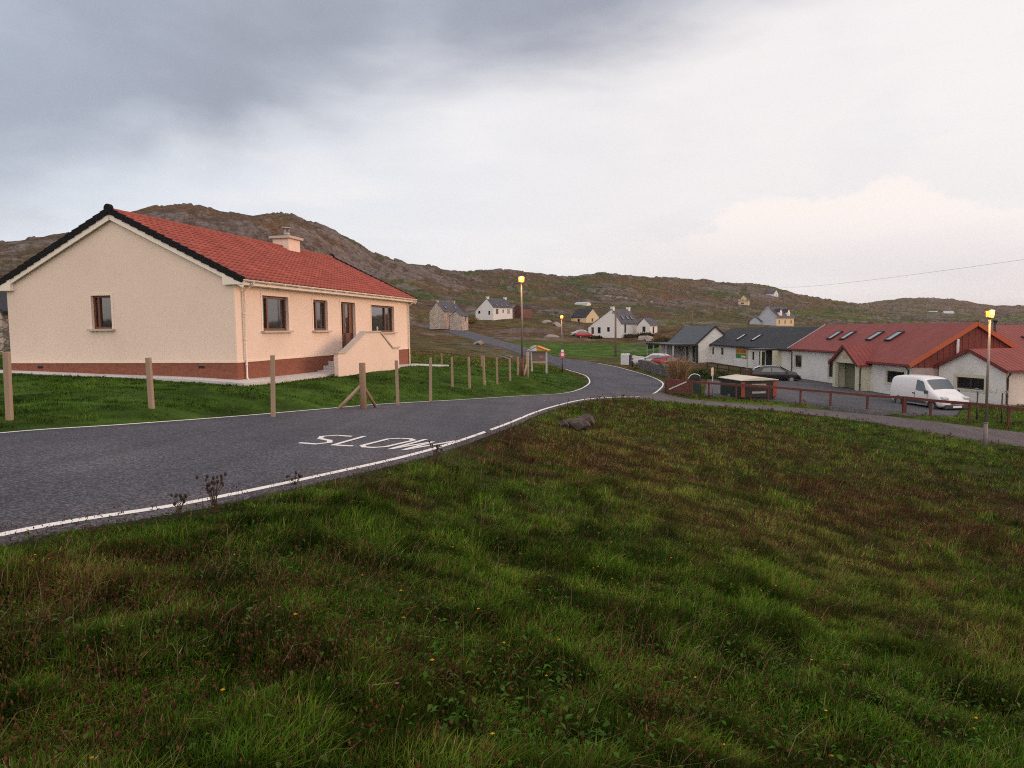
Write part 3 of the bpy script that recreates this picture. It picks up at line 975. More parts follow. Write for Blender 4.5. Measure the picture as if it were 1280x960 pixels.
def window(parent, o, u, inward, hole, depth=0.15, fw=0.07, bars=(), fmat=None, gmat=None, name='window', sill=None, transom=(), sill_mat=None):
    """frame (with glass as a sub-part) set back in an opening"""
    o, u, n = np.array(o, float), np.array(u, float), np.array(inward, float)
    a0, a1, b0, b1 = hole
    z = np.array([0, 0, 1.0])
    f = MB()
    c0 = o + n * (depth - 0.02)

    def rail(p0, p1, q0, q1):
        c = c0 + u * (p0 + p1) / 2 + z * (q0 + q1) / 2
        f.obox(c, u, n, z, (p1 - p0) / 2, 0.035, (q1 - q0) / 2)
    rail(a0, a1, b0, b0 + fw); rail(a0, a1, b1 - fw, b1)
    rail(a0, a0 + fw, b0 + fw, b1 - fw); rail(a1 - fw, a1, b0 + fw, b1 - fw)
    for b in bars: rail(b - fw * 0.6, b + fw * 0.6, b0 + fw, b1 - fw)
    for t in transom: rail(a0 + fw, a1 - fw, t - fw * 0.5, t + fw * 0.5)
    fo = f.build(name, fmat or M_timber, parent)
    g = MB()
    cg = o + n * (depth + 0.002)
    g.poly(*[tuple(cg + u * a + z * b) for a, b in ((a0 + fw * .5, b0 + fw * .5), (a1 - fw * .5, b0 + fw * .5), (a1 - fw * .5, b1 - fw * .5), (a0 + fw * .5, b1 - fw * .5))])
    # dark room behind the glass
    go = g.build('pane', gmat or M_glass, fo)
    if sill:
        s = MB()
        s.obox(o - n * (sill * 0.5 - 0.06) + u * (a0 + a1) / 2 + z * (b0 - 0.035), u, n, z, (a1 - a0) / 2 + 0.12, sill * 0.5 + 0.06, 0.033)
        s.build('sill', sill_mat or M_band, fo)
    return fo


def uv_roof(o, face_frames):
    """lay UVs in metres along each roof slope: face_frames = list of (origin, udir, vdir) per face"""
    me = o.data
    uvl = me.uv_layers.new(name='UVMap')
    for p in me.polygons:
        n = p.normal
        u = Vector((-n.y, n.x, 0))
        if u.length < 1e-4: u = Vector((1, 0, 0))
        u.normalize()
        v = n.cross(u)
        for li in p.loop_indices:
            co = me.vertices[me.loops[li].vertex_index].co
            uvl.data[li].uv = (co.dot(u), co.dot(v))


# ------------------------------------------------------------------ the bungalow
HW, HL = 9.0, 16.0
ZP, ZS = 0.665, 3.17
bung = thing('bungalow', 'cream rendered bungalow with red pantile roof and red brick plinth on the green lawn', 'house', HOUSE_O, -HA)
bung['kind'] = 'thing'
W1, W2, DR, W3 = (1.62, 3.36, 1.66, 2.9), (5.28, 6.5, 1.66, 2.9), (7.76, 9.2, 0.74, 2.9), (11.0, 13.9, 1.55, 2.87)
GW = (HW - 5.52, HW - 4.72, 1.79, 2.93)     # measured from the left end of the gable
RISE = 4.9 * math.tan(R(26.2))
apex_z = ZS + 4.5 * math.tan(R(26.2)) - 0.02
w = MB()
facade(w, (0, 0, 0), (0, 1, 0), HL, ZS, [W1, W2, DR, W3], (-1, 0, 0), 0.17, z0=ZP)
facade(w, (-HW, 0, 0), (1, 0, 0), HW, ZS, [GW], (0, 1, 0), 0.17, z0=ZP, top=[(0, ZS), (HW, ZS), (HW, ZS + .26), (HW / 2, ZS + .26 + 4.5 * math.tan(R(25.9))), (0, ZS + .26)])
facade(w, (-HW, HL, 0), (1, 0, 0), HW, ZS, [], (0, -1, 0), 0.17, z0=ZP, top=[(0, ZS), (HW, ZS), (HW / 2, apex_z + .1)])
facade(w, (-HW, 0, 0), (0, 1, 0), HL, ZS, [(1.5, 2.7, 1.6, 2.9), (6, 8, 1.6, 2.9)], (1, 0, 0), 0.17, z0=ZP)
w.build('wall', M_render, bung, fixn=False)
p_ = MB().box(-HW - 0.012, 0.012, -0.012, HL + 0.012, -0.6, ZP - 0.05)
p_.build('plinth', M_plinth, bung)
b_ = MB().box(-HW - 0.03, 0.03, -0.03, HL + 0.03, ZP - 0.05, ZP + 0.015)     # bell cast at the foot of the render
b_.build('drip_band', M_band, bung)
for gx in (-7.76, -1.33):
    vt = MB().box(gx - 0.11, gx + 0.11, -0.018, -0.012, 0.43, 0.515)
    for i in range(3): vt.box(gx - 0.11, gx + 0.11, -0.026, -0.018, 0.44 + i * 0.025, 0.452 + i * 0.025)
    vt.build('air_brick', M_dark, bung)
# corner band and window surrounds in smooth render, 15 mm proud
cb = MB()
cb.box(-0.0, 0.016, -0.016, 0.30, ZP + 0.015, ZS); cb.box(-0.05, 0.0, -0.016, 0.0, ZP + 0.015, ZS)
cb.build('corner_band', M_band, bung)
MB().box(-0.0, 0.016, HL - 0.25, HL + 0.016, ZP + 0.015, ZS).build('corner_band', M_band, bung)
for h in (W1, W2, DR, W3):
    z0 = h[2] if h is not DR else ZP + 0.02
    cb = MB()
    cb.box(0, 0.014, h[0] - 0.09, h[0], z0, h[3] + 0.10); cb.box(0, 0.014, h[1], h[1] + 0.13, z0, h[3] + 0.10); cb.box(0, 0.014, h[0], h[1], h[3], h[3] + 0.10)
    cb.build('smooth_surround', M_band, bung)
gx0, gx1 = -HW + GW[0], -HW + GW[1]
cb = MB()
cb.box(gx0 - 0.09, gx0, -0.014, 0, GW[2], GW[3] + 0.09); cb.box(gx1, gx1 + 0.09, -0.014, 0, GW[2], GW[3] + 0.09); cb.box(gx0, gx1, -0.014, 0, GW[3], GW[3] + 0.09)
cb.build('smooth_surround', M_band, bung)
window(bung, (0, 0, 0), (0, 1, 0), (-1, 0, 0), W1, 0.16, 0.085, bars=(W1[0] + 0.48,), sill=0.14, sill_mat=M_cope)
window(bung, (0, 0, 0), (0, 1, 0), (-1, 0, 0), W2, 0.16, 0.085, bars=(W2[0] + 0.42,), sill=0.14, sill_mat=M_cope)
window(bung, (0, 0, 0), (0, 1, 0), (-1, 0, 0), W3, 0.16, 0.09, bars=(W3[0] + 1.95,), sill=0.14, sill_mat=M_cope)
window(bung, (-HW, 0, 0), (1, 0, 0), (0, 1, 0), GW, 0.16, 0.07, bars=(GW[0] + 0.2,), sill=0.13, sill_mat=M_cope)
# front door: brown leaf with a tall glazed strip and a side light
d = MB()
d.box(-0.19, -0.12, DR[0], DR[0] + 0.08, DR[2], DR[3]); d.box(-0.19, -0.12, DR[1] - 0.08, DR[1], DR[2], DR[3]); d.box(-0.19, -0.12, DR[0], DR[1], DR[3] - 0.08, DR[3])
d.box(-0.19, -0.12, DR[0] + 0.42, DR[0] + 0.5, DR[2], DR[3]); d.box(-0.19, -0.12, DR[0], DR[1], DR[2], DR[2] + 0.06)
y0, y1 = DR[0] + 0.5, DR[1] - 0.08
d.box(-0.18, -0.135, y0, y0 + 0.2, DR[2] + .06, DR[3] - .08); d.box(-0.18, -0.135, y1 - 0.3, y1, DR[2] + .06, DR[3] - .08); d.box(-0.18, -0.135, y0, y1, DR[2] + .06, DR[2] + .8)
d.box(-0.18, -0.135, DR[0] + .08, DR[0] + .42, DR[2] + .06, DR[2] + .75)
do = d.build('door', M_timber, bung)
MB().poly((-0.165, DR[0] + .05, DR[2]), (-0.165, DR[1] - .05, DR[2]), (-0.165, DR[1] - .05, DR[3] - .05), (-0.165, DR[0] + .05, DR[3] - .05)).build('pane', M_glass, do)
MB().tube([(-0.10, y0 + 0.1, DR[2] + 1.0), (-0.10, y0 + 0.1, DR[2] + 1.25)], 0.014).build('handle', M_steel, do)

# roof: real pantile relief
M_tile, nt, b = new_mat('red_pantile')
tcn = nt.node('ShaderNodeTexCoord').outputs['Object']
n1 = nt.noise(tcn, 0.7, 6, 0.6); n2 = nt.noise(tcn, 7.0, 4); 
uvn = nt.node('ShaderNodeUVMap').outputs[0]
brk = nt.node('ShaderNodeTexBrick', {'Vector': uvn, 'Color1': (0.250, 0.056, 0.040, 1), 'Color2': (0.335, 0.082, 0.058, 1), 'Mortar': (0.29, 0.069, 0.049, 1), 'Scale': 1.0,
                                     'Mortar Size': 0.0, 'Brick Width': 0.3, 'Row Height': 0.32}, offset=0.0)
vv = nt.m('ADD', nt.m('MULTIPLY_ADD', n1, 0.7, 0.65), nt.m('MULTIPLY_ADD', n2, 0.4, -0.2))
nt.l.new(nt.mix(1.0, brk.outputs[0], nt.node('ShaderNodeCombineColor', {0: vv, 1: vv, 2: vv}).outputs[0], 'MULTIPLY'), b.inputs['Base Color'])
b.inputs['Roughness'].default_value = 0.72
b.inputs['Specular IOR Level'].default_value = 0.3


def pantiles(name, y0, y1, xe, ze, xr, zr, parent, material, mod=0.30, course=0.32, amp=0.042):
    """one roof slope from eave (xe,ze) to ridge (xr,zr), running y0..y1; every course laps the one below"""
    sl = np.array([xr - xe, 0, zr - ze]); Ls = np.linalg.norm(sl); sl = sl / Ls
    nrm = np.array([-sl[2], 0, sl[0]]); nrm = nrm if nrm[2] > 0 else -nrm
    nc = int(round(Ls / course)); cl = Ls / nc
    ny = int(round((y1 - y0) / mod)) * 8
    ys = np.linspace(y0, y1, ny + 1)
    ph = (ys - y0) / mod * 2 * PI
    prof = amp * (0.5 + 0.5 * np.sin(ph)) ** 1.3
    vs, fs, uvs = [], [], []
    o = np.array([xe, 0, ze])
    for c in range(nc):
        rows = [(c * cl, -0.006), (c * cl, 0.046), ((c + 1) * cl + 0.0, 0.006)]
        base = len(vs)
        for s_, lift in rows:
            for k, y in enumerate(ys):
                q = o + sl * s_ + nrm * (lift + prof[k]) + np.array([0, y, 0])
                vs.append(q); uvs.append((y, s_ + (0.001 if lift == 0.046 else -0.001 if lift < 0.02 and s_ > c * cl else 0)))
        w_ = ny + 1
        for r_ in range(2):
            for k in range(ny): fs.append((base + r_ * w_ + k, base + r_ * w_ + k + 1, base + (r_ + 1) * w_ + k + 1, base + (r_ + 1) * w_ + k))
    mb = MB(); mb.add(vs, fs, False)
    ob = mb.build(name, material, parent, fixn=False)
    uvl = ob.data.uv_layers.new(name='UVMap')
    li = np.zeros(len(ob.data.loops), np.int32); ob.data.loops.foreach_get('vertex_index', li)
    uvl.data.foreach_set('uv', np.array(uvs, np.float32)[li].ravel())
    return ob


EX = 0.42
ze = 3.33
zr = ze + (4.5 + EX) * math.tan(R(25.9))
rf = pantiles('roof', -0.10, HL + 0.10, EX, ze, -4.5, zr, bung, M_tile)
pantiles('roof', -0.10, HL + 0.10, -HW - EX, ze, -4.5, zr, bung, M_tile)
un = MB()
for sx in (1, -1):
    xe = EX - 0.02 if sx > 0 else -HW - EX + 0.02
    un.poly((xe, -0.1, ze - 0.03), (xe, HL + 0.1, ze - 0.03), (-4.5, HL + 0.1, zr - 0.03), (-4.5, -0.1, zr - 0.03))
un.build('roof_underlay', M_verge, bung)
rg = MB()
for k in range(37):
    y = -0.1 + k * (HL + 0.2) / 37
    rg.tube([(-4.5, y, zr + 0.0), (-4.5, y + (HL + 0.2) / 37 - 0.006, zr + 0.012)], 0.125, n=12)
rg.build('ridge_tile', M_tile, rf)
# black verge units stepping down both gable edges, with cream bargeboard under
for (yy, sg) in ((-0.13, -1), (HL + 0.13, 1)):
    vg, bb = MB(), MB()
    for sx in (1, -1):
        xe = EX + 0.02 if sx > 0 else -HW - EX - 0.02
        a = np.array([xe, yy, ze + 0.0]); c = np.array([-4.5, yy, zr + 0.06])
        nseg = 17
        for k in range(nseg):
            p0, p1 = a + (c - a) * k / nseg, a + (c - a) * (k + 1.0) / nseg
            up = np.cross(p1 - p0, (0, 1, 0)); up = up / np.linalg.norm(up); up = up if up[2] > 0 else -up
            vg.bar(p0 + up * -0.015, p1 + up * (-0.045), 0.10, 0.20, up=up)
        a2 = np.array([xe, yy - sg * 0.02, ze - 0.18]); c2 = np.array([-4.5, yy - sg * 0.02, zr - 0.16])
        bb.bar(a2, c2, 0.05, 0.2, up=(0, 0, 1))
    vg.tube([(-4.5, yy - 0.06, zr + 0.10), (-4.5, yy + 0.06, zr + 0.10)], 0.15, n=12)
    vg.build('verge', M_verge, bung)
    # box end of the eaves
    for sx in (1, -1):
        x0, x1 = (-0.32, EX) if sx > 0 else (-HW - EX, -HW + 0.32)
        y0_, y1_ = (yy - 0.025, 0.0) if sg < 0 else (HL, yy + 0.025)
        if sx > 0: prof = [(x0, ZS), (x1 - 0.02, ZS), (x1 - 0.02, ZS + 0.12), (x0, ZS + 0.42)]
        else: prof = [(x1, ZS), (x0 + 0.02, ZS), (x0 + 0.02, ZS + 0.12), (x1, ZS + 0.42)]
        bb.prism(prof, y1_ - y0_, 'y', y0_)
    bb.build('bargeboard', M_upvc, bung)
fa = MB()
for sx in (1, -1):
    if sx > 0: fa.box(0.0, EX - 0.06, -0.1, HL + 0.1, ZS - 0.004, ZS + 0.012); fa.box(EX - 0.085, EX - 0.06, -0.12, HL + 0.12, ZS + 0.012, ZS + 0.17)
    else: fa.box(-HW - EX + 0.06, -HW, -0.1, HL + 0.1, ZS - 0.004, ZS + 0.012); fa.box(-HW - EX + 0.06, -HW - EX + 0.085, -0.12, HL + 0.12, ZS + 0.012, ZS + 0.17)
fa.build('fascia', M_upvc, bung)


def gutter(parent, y0, y1, x, z, sgn, material, r=0.062):
    g = MB()
    vs, fs = [], []
    n = 8
    for y in (y0, y1):
        for k in range(n + 1):
            a = PI + PI * k / n
            vs.append((x + math.cos(a) * r, y, z + math.sin(a) * r))
        for k in range(n + 1):
            a = 2 * PI - PI * k / n
            vs.append((x + math.cos(a) * (r - 0.008), y, z + math.sin(a) * (r - 0.008)))
    m_ = 2 * (n + 1)
    fs = [(k, (k + 1) % m_, m_ + (k + 1) % m_, m_ + k) for k in range(m_)]
    fs += [tuple(range(n + 1)), tuple(range(m_ + n, m_ - 1, -1))]
    g.add(vs, fs, True)
    y = y0 + 0.5
    while y < y1:
        g.box(x - r - 0.01, x + r + 0.01, y, y + 0.04, z - r - 0.012, z - r + 0.01); y += 1.0
    return g.build('gutter', material, parent)


gutter(bung, -0.14, HL + 0.14, EX + 0.012, ZS + 0.155, 1, M_upvc)
gutter(bung, -0.14, HL + 0.14, -HW - EX - 0.012, ZS + 0.155, -1, M_upvc)


def downpipe(parent, x, y, ztop, zbot, out, material, r=0.034, dx=1, dy=0):
    t = MB()
    t.tube([(x + dx * out, y + dy * out, ztop), (x + dx * out, y + dy * out, ztop - 0.1), (x + dx * 0.06, y + dy * 0.06, ztop - 0.32), (x + dx * 0.06, y + dy * 0.06, zbot + 0.08), (x + dx * 0.14, y + dy * 0.14, zbot)], r)
    z = zbot + 0.5
    while z < ztop - 0.4:
        t.tube([(x + dx * 0.06, y + dy * 0.06, z), (x + dx * 0.06, y + dy * 0.06, z + 0.05)], r + 0.012); z += 0.85
    return t.build('downpipe', material, parent)


downpipe(bung, 0.014, 0.42, ZS + 0.13, 0.0, EX, M_upvc)
downpipe(bung, 0.014, HL - 0.12, ZS + 0.13, -0.3, EX, M_upvc)
ch = MB().box(-4.5 - 0.42, -4.5 + 0.42, 10.75, 11.85, zr - 0.5, zr + 0.44)
co_ = ch.build('chimney', M_render, bung)
MB().box(-4.5 - 0.55, -4.5 + 0.55, 10.62, 11.98, zr + 0.44, zr + 0.56).build('cap', M_cope, co_)
pot = MB().tube([(-4.5, 11.35, zr + 0.62), (-4.5, 11.35, zr + 0.80)], 0.15, n=14)
pot.tube([(-4.5, 11.35, zr + 0.98), (-4.5, 11.35, zr + 1.03), (-4.5, 11.35, zr + 1.07)], [0.24, 0.22, 0.05], n=14)
for a in range(4): pot.bar((-4.5 + 0.13 * math.cos(a * PI / 2), 11.35 + 0.13 * math.sin(a * PI / 2), zr + 0.8), (-4.5 + 0.13 * math.cos(a * PI / 2), 11.35 + 0.13 * math.sin(a * PI / 2), zr + 0.99), 0.03, 0.03, up=(1, 0, 0))
pot.build('chimney_pot', M_steel, co_)
# porch: landing, steps down both ways, and the shaped screen wall in front
OFF = 1.2
prof = [(4.86, -0.5), (4.86, 0.74), (5.5, 0.74), (7.5, 1.55), (9.08, 1.55), (10.55, 0.78), (11.36, 0.78), (11.36, -0.5)]
MB().prism(prof, 0.17, 'x', OFF - 0.15).build('porch_wall', M_render, bung)
cp = MB()
top = [(4.80, 0.775), (5.5, 0.775), (7.5, 1.585), (9.08, 1.585), (10.55, 0.815), (11.44, 0.815)]
for p, q in zip(top[:-1], top[1:]):
    cp.bar((OFF - 0.065, p[0], p[1]), (OFF - 0.065, q[0], q[1]), 0.27, 0.065)
cp.build('coping', M_cope, bung)
MB().tube([(OFF - 0.06, 9.0, 1.61), (OFF - 0.06, 9.0, 1.67), (OFF - 0.06, 9.0, 1.74), (OFF - 0.06, 9.0, 1.82)], [0.05, 0.025, 0.05, 0.005]).build('finial', M_cope, bung)
st = MB()
st.box(0.016, OFF - 0.15, 7.3, 9.5, -0.5, 0.70)
for k in range(4):
    st.box(0.016, OFF - 0.15, 7.3 - 0.45 * (k + 1), 7.3 - 0.45 * k - 0.003, -0.5, 0.70 - 0.165 * (k + 1))
    st.box(0.016, OFF - 0.15, 9.5 + 0.40 * k + 0.003, 9.5 + 0.40 * (k + 1), -0.5, 0.70 - 0.165 * (k + 1))
st.build('porch_step', M_concrete, bung)

# concrete path round the house (the ground falls towards the road end)
def hz(x, y):
    q = hw(x, y)
    return float(base_h(q[0], q[1])) - HOUSE_O[2]


ap = MB()


def slab(loop, n=1):
    vs = []
    for x, y in loop: vs.append((x, y, hz(x, y) + 0.03))
    ap.poly(*vs)
    for (x, y, z), (x2, y2, z2) in zip(vs, vs[1:] + vs[:1]): ap.poly((x, y, z), (x2, y2, z2), (x2, y2, z2 - 0.3), (x, y, z - 0.3))


for k in range(12):
    x0, x1 = -10.0 + k * 0.9, -10.0 + (k + 1) * 0.9 - 0.004
    slab([(x0, -0.9), (x1, -0.9), (x1, 0.05), (x0, 0.05)])
for k in range(18):
    y0, y1 = 0.055 + k * 0.95, 0.055 + (k + 1) * 0.95 - 0.004
    slab([(-0.05, y0), (0.8, y0), (0.8, y1), (-0.05, y1)])
slab([(0.804, 14.6), (2.0, 15.3), (2.0, 16.9), (0.804, 16.9)])
po = ap.build('path', M_concrete)
po.location = HOUSE_O; po.rotation_euler = (0, 0, -HA)
tag(po, kind='structure')

# ------------------------------------------------------------------ other buildings
M_harl = mat('white_harling', (0.70, 0.70, 0.675), 0.92, scale=1.0, amt=0.08, fine=50, fine_amt=0.14, bump=0.5, bump_scale=70, tint=(0.40, 0.40, 0.37), tint_amt=0.5, tint_scale=0.5)
M_block = mat('pink_blockwork', (0.40, 0.31, 0.29), 0.92, scale=1.2, amt=0.12, fine=40, fine_amt=0.15, bump=0.4)
M_greencream = mat('pale_green_render', (0.52, 0.52, 0.40), 0.85, scale=2, amt=0.07, fine=40, fine_amt=0.06)
M_redroof = None
M_slate = slate_mat('dark_slate', (0.026, 0.027, 0.032), 0.22, 0.3)
M_slate_blue = slate_mat('blue_slate', (0.075, 0.080, 0.105), 0.25, 0.3)
M_greyboard = mat('grey_metal_roof', (0.030, 0.034, 0.043), 0.5, scale=1.5, amt=0.1, fine=20, fine_amt=0.05)
M_trim_dark = mat('dark_trim', (0.02, 0.018, 0.018), 0.5, scale=3, amt=0.1)
M_trim_pale = mat('pale_trim', (0.42, 0.42, 0.44), 0.6, scale=3, amt=0.1)
M_maroon = mat('maroon_paint', (0.100, 0.019, 0.015), 0.6, scale=5, amt=0.25, fine=40, fine_amt=0.12, stretch=(1, 1, 1), tint=(0.045, 0.022, 0.018), tint_amt=0.6, tint_scale=2.5)
M_redbrown = mat('red_fascia', (0.13, 0.022, 0.018), 0.5, scale=3, amt=0.15)
M_lamplit_board = mat('lamplit_bargeboard', (0.42, 0.085, 0.028), 0.6, scale=3, amt=0.15)  # orange street-lamp light on the bargeboard, put into its base colour
M_gl2 = glass_mat('dark_window_glass', (0.008, 0.009, 0.010), 0.1)
_b = next(n for n in M_gl2.node_tree.nodes if n.type == 'BSDF_PRINCIPLED')
_b.inputs['Coat Weight'].default_value = 0.0
_b.inputs['Specular IOR Level'].default_value = 0.5
M_frame2 = mat('dark_brown_frame', (0.045, 0.030, 0.022), 0.5, scale=4, amt=0.15)
M_shade_wall = mat('shaded_render', (0.40, 0.43, 0.48), 0.9, scale=0.8, amt=0.06, fine=20, fine_amt=0.06)  # blue-grey shade of walls turned from the sun, put into the render colour
M_whwall = mat('white_render', (0.66, 0.65, 0.63), 0.9, scale=0.8, amt=0.06, fine=20, fine_amt=0.08)
M_ywall = mat('ochre_render', (0.60, 0.47, 0.30), 0.9, scale=0.8, amt=0.06, fine=20, fine_amt=0.06)
M_stonewall = stone_mat('grey_brown_stone', (0.36, 0.30, 0.25), 2.2, 0.55)
M_stonetan = stone_mat('tan_stone', (0.44, 0.37, 0.31), 3.5, 0.8)
M_drystone = stone_mat('drystone', (0.11, 0.105, 0.10), 2.2, 0.12)


def rib_mat(name, col, pitch=0.33, along='uv'):
    """profiled sheet roof printed as tiles: ribs run up the slope, with faint courses"""
    m, nt, b = new_mat(name)
    uv = nt.node('ShaderNodeUVMap').outputs[0]
    sp_ = nt.node('ShaderNodeSeparateXYZ', {0: uv})
    rib = nt.m('POWER', nt.m('ABSOLUTE', nt.m('SINE', nt.m('MULTIPLY', sp_.outputs[0], PI / pitch))), 0.5)
    crs = nt.m('FRACT', nt.m('MULTIPLY', sp_.outputs[1], 1 / 0.35))
    hgt = nt.m('ADD', rib, nt.m('MULTIPLY', crs, -0.4))
    tc = nt.node('ShaderNodeTexCoord').outputs['Object']
    n = nt.noise(tc, 0.9, 6, 0.6)
    v = nt.m('MULTIPLY_ADD', n, 0.7, 0.62)
    v = nt.m('MULTIPLY', v, nt.m('MULTIPLY_ADD', rib, 0.35, 0.70))
    comb = nt.node('ShaderNodeCombineColor', {0: v, 1: v, 2: v}).outputs[0]
    nt.l.new(nt.mix(1.0, (*col, 1), comb, 'MULTIPLY'), b.inputs['Base Color'])
    b.inputs['Roughness'].default_value = 0.6
    b.inputs['Specular IOR Level'].default_value = 0.3
    bn = nt.node('ShaderNodeBump', {'Strength': 0.8, 'Distance': 0.05, 'Height': hgt})
    nt.l.new(bn.outputs[0], b.inputs['Normal'])
    return m


M_redroof = rib_mat('red_tile_sheet', (0.225, 0.043, 0.033))
SIDES = ('W', 'S', 'E', 'N')


def side_frame(side, W, L):
    return {'W': ((0, 0, 0), (0, 1, 0), (1, 0, 0)), 'E': ((W, 0, 0), (0, 1, 0), (-1, 0, 0)),
            'S': ((0, 0, 0), (1, 0, 0), (0, 1, 0)), 'N': ((0, L, 0), (1, 0, 0), (0, -1, 0))}[side]


def roof_part(parent, W, L, hl, hr, rx, hrid, oh, ohg, material, th=0.12, name='roof'):
    """two slopes over a ridge along y at x=rx; eaves heights hl/hr at x=0/W"""
    kl = (hrid - hl) / rx
    kr = (hrid - hr) / (W - rx)
    a, r_, c = (-oh, hl - kl * oh), (rx, hrid), (W + oh, hr - kr * oh)
    mb = MB()
    mb.prism([(a[0], a[1]), (r_[0], r_[1]), (c[0], c[1]), (c[0], c[1] + th), (r_[0], r_[1] + th * 1.05), (a[0], a[1] + th)], L + 2 * ohg, 'y', -ohg)
    o = mb.build(name, material, parent)
    uv_roof(o, None)
    return o


def gabled(name, label, cat, loc, rotz, W, L, h, rise, wm, rm, holes=None, oh=0.25, ohg=0.12, hr=None, rx=None, chim=(), depth=0.12, group=None, fmat=None,
           gable_mat=None, trim=None, cm=None, gmat=None, below=2.2):
    t = thing(name, label, cat, loc, rotz, group)
    t['kind'] = 'thing'
    hr = h if hr is None else hr
    rx = W / 2 if rx is None else rx
    hrid = max(h, hr) + rise
    holes = holes or {}
    mb = MB(); mb2 = MB()
    for sd_ in SIDES:
        o, u, n = side_frame(sd_, W, L)
        hs = [q[:4] for q in holes.get(sd_, ())]
        if sd_ == 'W': facade(mb, o, u, L, h, hs, n, depth, z0=-below)
        elif sd_ == 'E': facade(mb, o, u, L, hr, hs, n, depth, z0=-below)
        else:
            hm = min(h, hr)
            tgt = mb2 if gable_mat else mb
            facade(tgt, o, u, W, hm, hs, n, depth, z0=-below, top=[(0, hm), (W, hm), (W, hr), (rx, hrid), (0, h)])
    mb.build('wall', wm, t, fixn=False)
    if gable_mat: mb2.build('gable_wall', gable_mat, t, fixn=False)
    for sd_ in SIDES:
        o, u, n = side_frame(sd_, W, L)
        for q in holes.get(sd_, ()):
            kind = q[4] if len(q) > 4 else 'window'
            bars = q[5] if len(q) > 5 else ()
            if kind == 'door':
                MB().obox(np.array(o) + np.array(n) * (depth - 0.02) + np.array(u) * (q[0] + q[1]) / 2 + np.array([0, 0, (q[2] + q[3]) / 2]), u, n, (0, 0, 1), (q[1] - q[0]) / 2, 0.03, (q[3] - q[2]) / 2).build('door', fmat or M_frame2, t)
            else:
                window(t, o, u, n, q[:4], depth, 0.06, bars, fmat or M_frame2, gmat or M_gl2)
    ro = roof_part(t, W, L, h, hr, rx, hrid, oh, ohg, rm)
    for c in chim:
        y, half, hh = c
        y = min(max(y, half + 0.02), L - half - 0.02)
        cb_ = MB().box(rx - 0.35, rx + 0.35, y - half, y + half, hrid - 0.5, hrid + hh)
        cb_.box(rx - 0.42, rx + 0.42, y - half - 0.07, y + half + 0.07, hrid + hh, hrid + hh + 0.1)
        co = cb_.build('chimney', cm or wm, t)
        MB().tube([(rx, y, hrid + hh + 0.1), (rx, y, hrid + hh + 0.45)], [0.14, 0.11]).build('chimney_pot', M_trim_dark, co)
    if trim:
        kl = (hrid - h) / rx
        kr = (hrid - hr) / (W - rx)
        for y in (-ohg - 0.02, L + ohg + 0.02):
            tb = MB()
            tb.bar((-oh - 0.02, y, h - kl * oh + 0.02), (rx, y, hrid + 0.03), 0.04, 0.22)
            tb.bar((rx, y, hrid + 0.03), (W + oh + 0.02, y, hr - kr * oh + 0.02), 0.04, 0.22)
            tb.build('bargeboard', trim, t)
        gutter(t, -ohg, L + ohg, -oh - 0.05, h - kl * oh + 0.0, -1, trim)
        gutter(t, -ohg, L + ohg, W + oh + 0.05, hr - kr * oh + 0.0, 1, trim)
    return t


M_skylight_refl = glass_mat('skylight_glass', (0.20, 0.20, 0.21), 0.12)  # pale base colour stands in for sky reflected in the panes


def skylight(parent, W, L, h, hr, rx, rise, side, y, s0, s1, w, proud=0.12):
    hrid = max(h, hr or h) + rise
    if side == 'W': a, c = np.array([0, y, h]), np.array([rx, y, hrid])
    else: a, c = np.array([W, y, hr]), np.array([rx, y, hrid])
    d = (c - a); Ls = np.linalg.norm(d); d /= Ls
    yv = np.array([0, 1.0, 0]); n = np.cross(d, yv); n = n if n[2] > 0 else -n
    m = a + d * (s0 + s1) / 2 + n * (proud + 0.05)
    f = MB()
    hw_, hl_ = w / 2, (s1 - s0) / 2
    for sgn in (-1, 1):
        f.obox(m + yv * sgn * (hw_ - 0.04), d, yv, n, hl_, 0.04, 0.06)
        f.obox(m + d * sgn * (hl_ - 0.04), d, yv, n, 0.04, hw_ - 0.08, 0.06)
    fo = f.build('skylight', M_trim_dark, parent)
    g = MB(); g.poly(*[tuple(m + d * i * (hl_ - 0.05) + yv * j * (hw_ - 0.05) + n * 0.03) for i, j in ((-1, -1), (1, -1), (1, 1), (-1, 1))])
    g.build('pane', M_skylight_refl, fo)
    return fo


# ---- the long red-roofed community building on the right
RG = -4.65
RZ = math.atan(0.05)      # nearly in line with the view
RL = thing('community_building', 'long white building with a red roof, four skylights and a small gabled porch', 'building', (26.45, 45.0, RG), RZ * 0.6)
t = RL
L1, Wd = 20.0, 6.4
xh, xrise = 2.72, 1.95
hol = {'W': [(17.9, 19.3, 1.0, 2.05), (11.4, 12.9, .5, 1.95), (0.8, 2.9, 0.8, 1.6)], 'S': []}
mb = MB(); facade(mb, (0, 0, 0), (0, 1, 0), L1, xh, [q for q in hol['W'][:2]], (1, 0, 0), 0.14, z0=-0.8)
facade(mb, (Wd, 0, 0), (0, 1, 0), L1, xh, [], (-1, 0, 0), 0.14, z0=-0.8)
facade(mb, (0, L1, 0), (1, 0, 0), Wd, xh, [], (0, -1, 0), 0.14, z0=-0.8, top=[(0, xh), (Wd, xh), (Wd / 2, xh + xrise)])
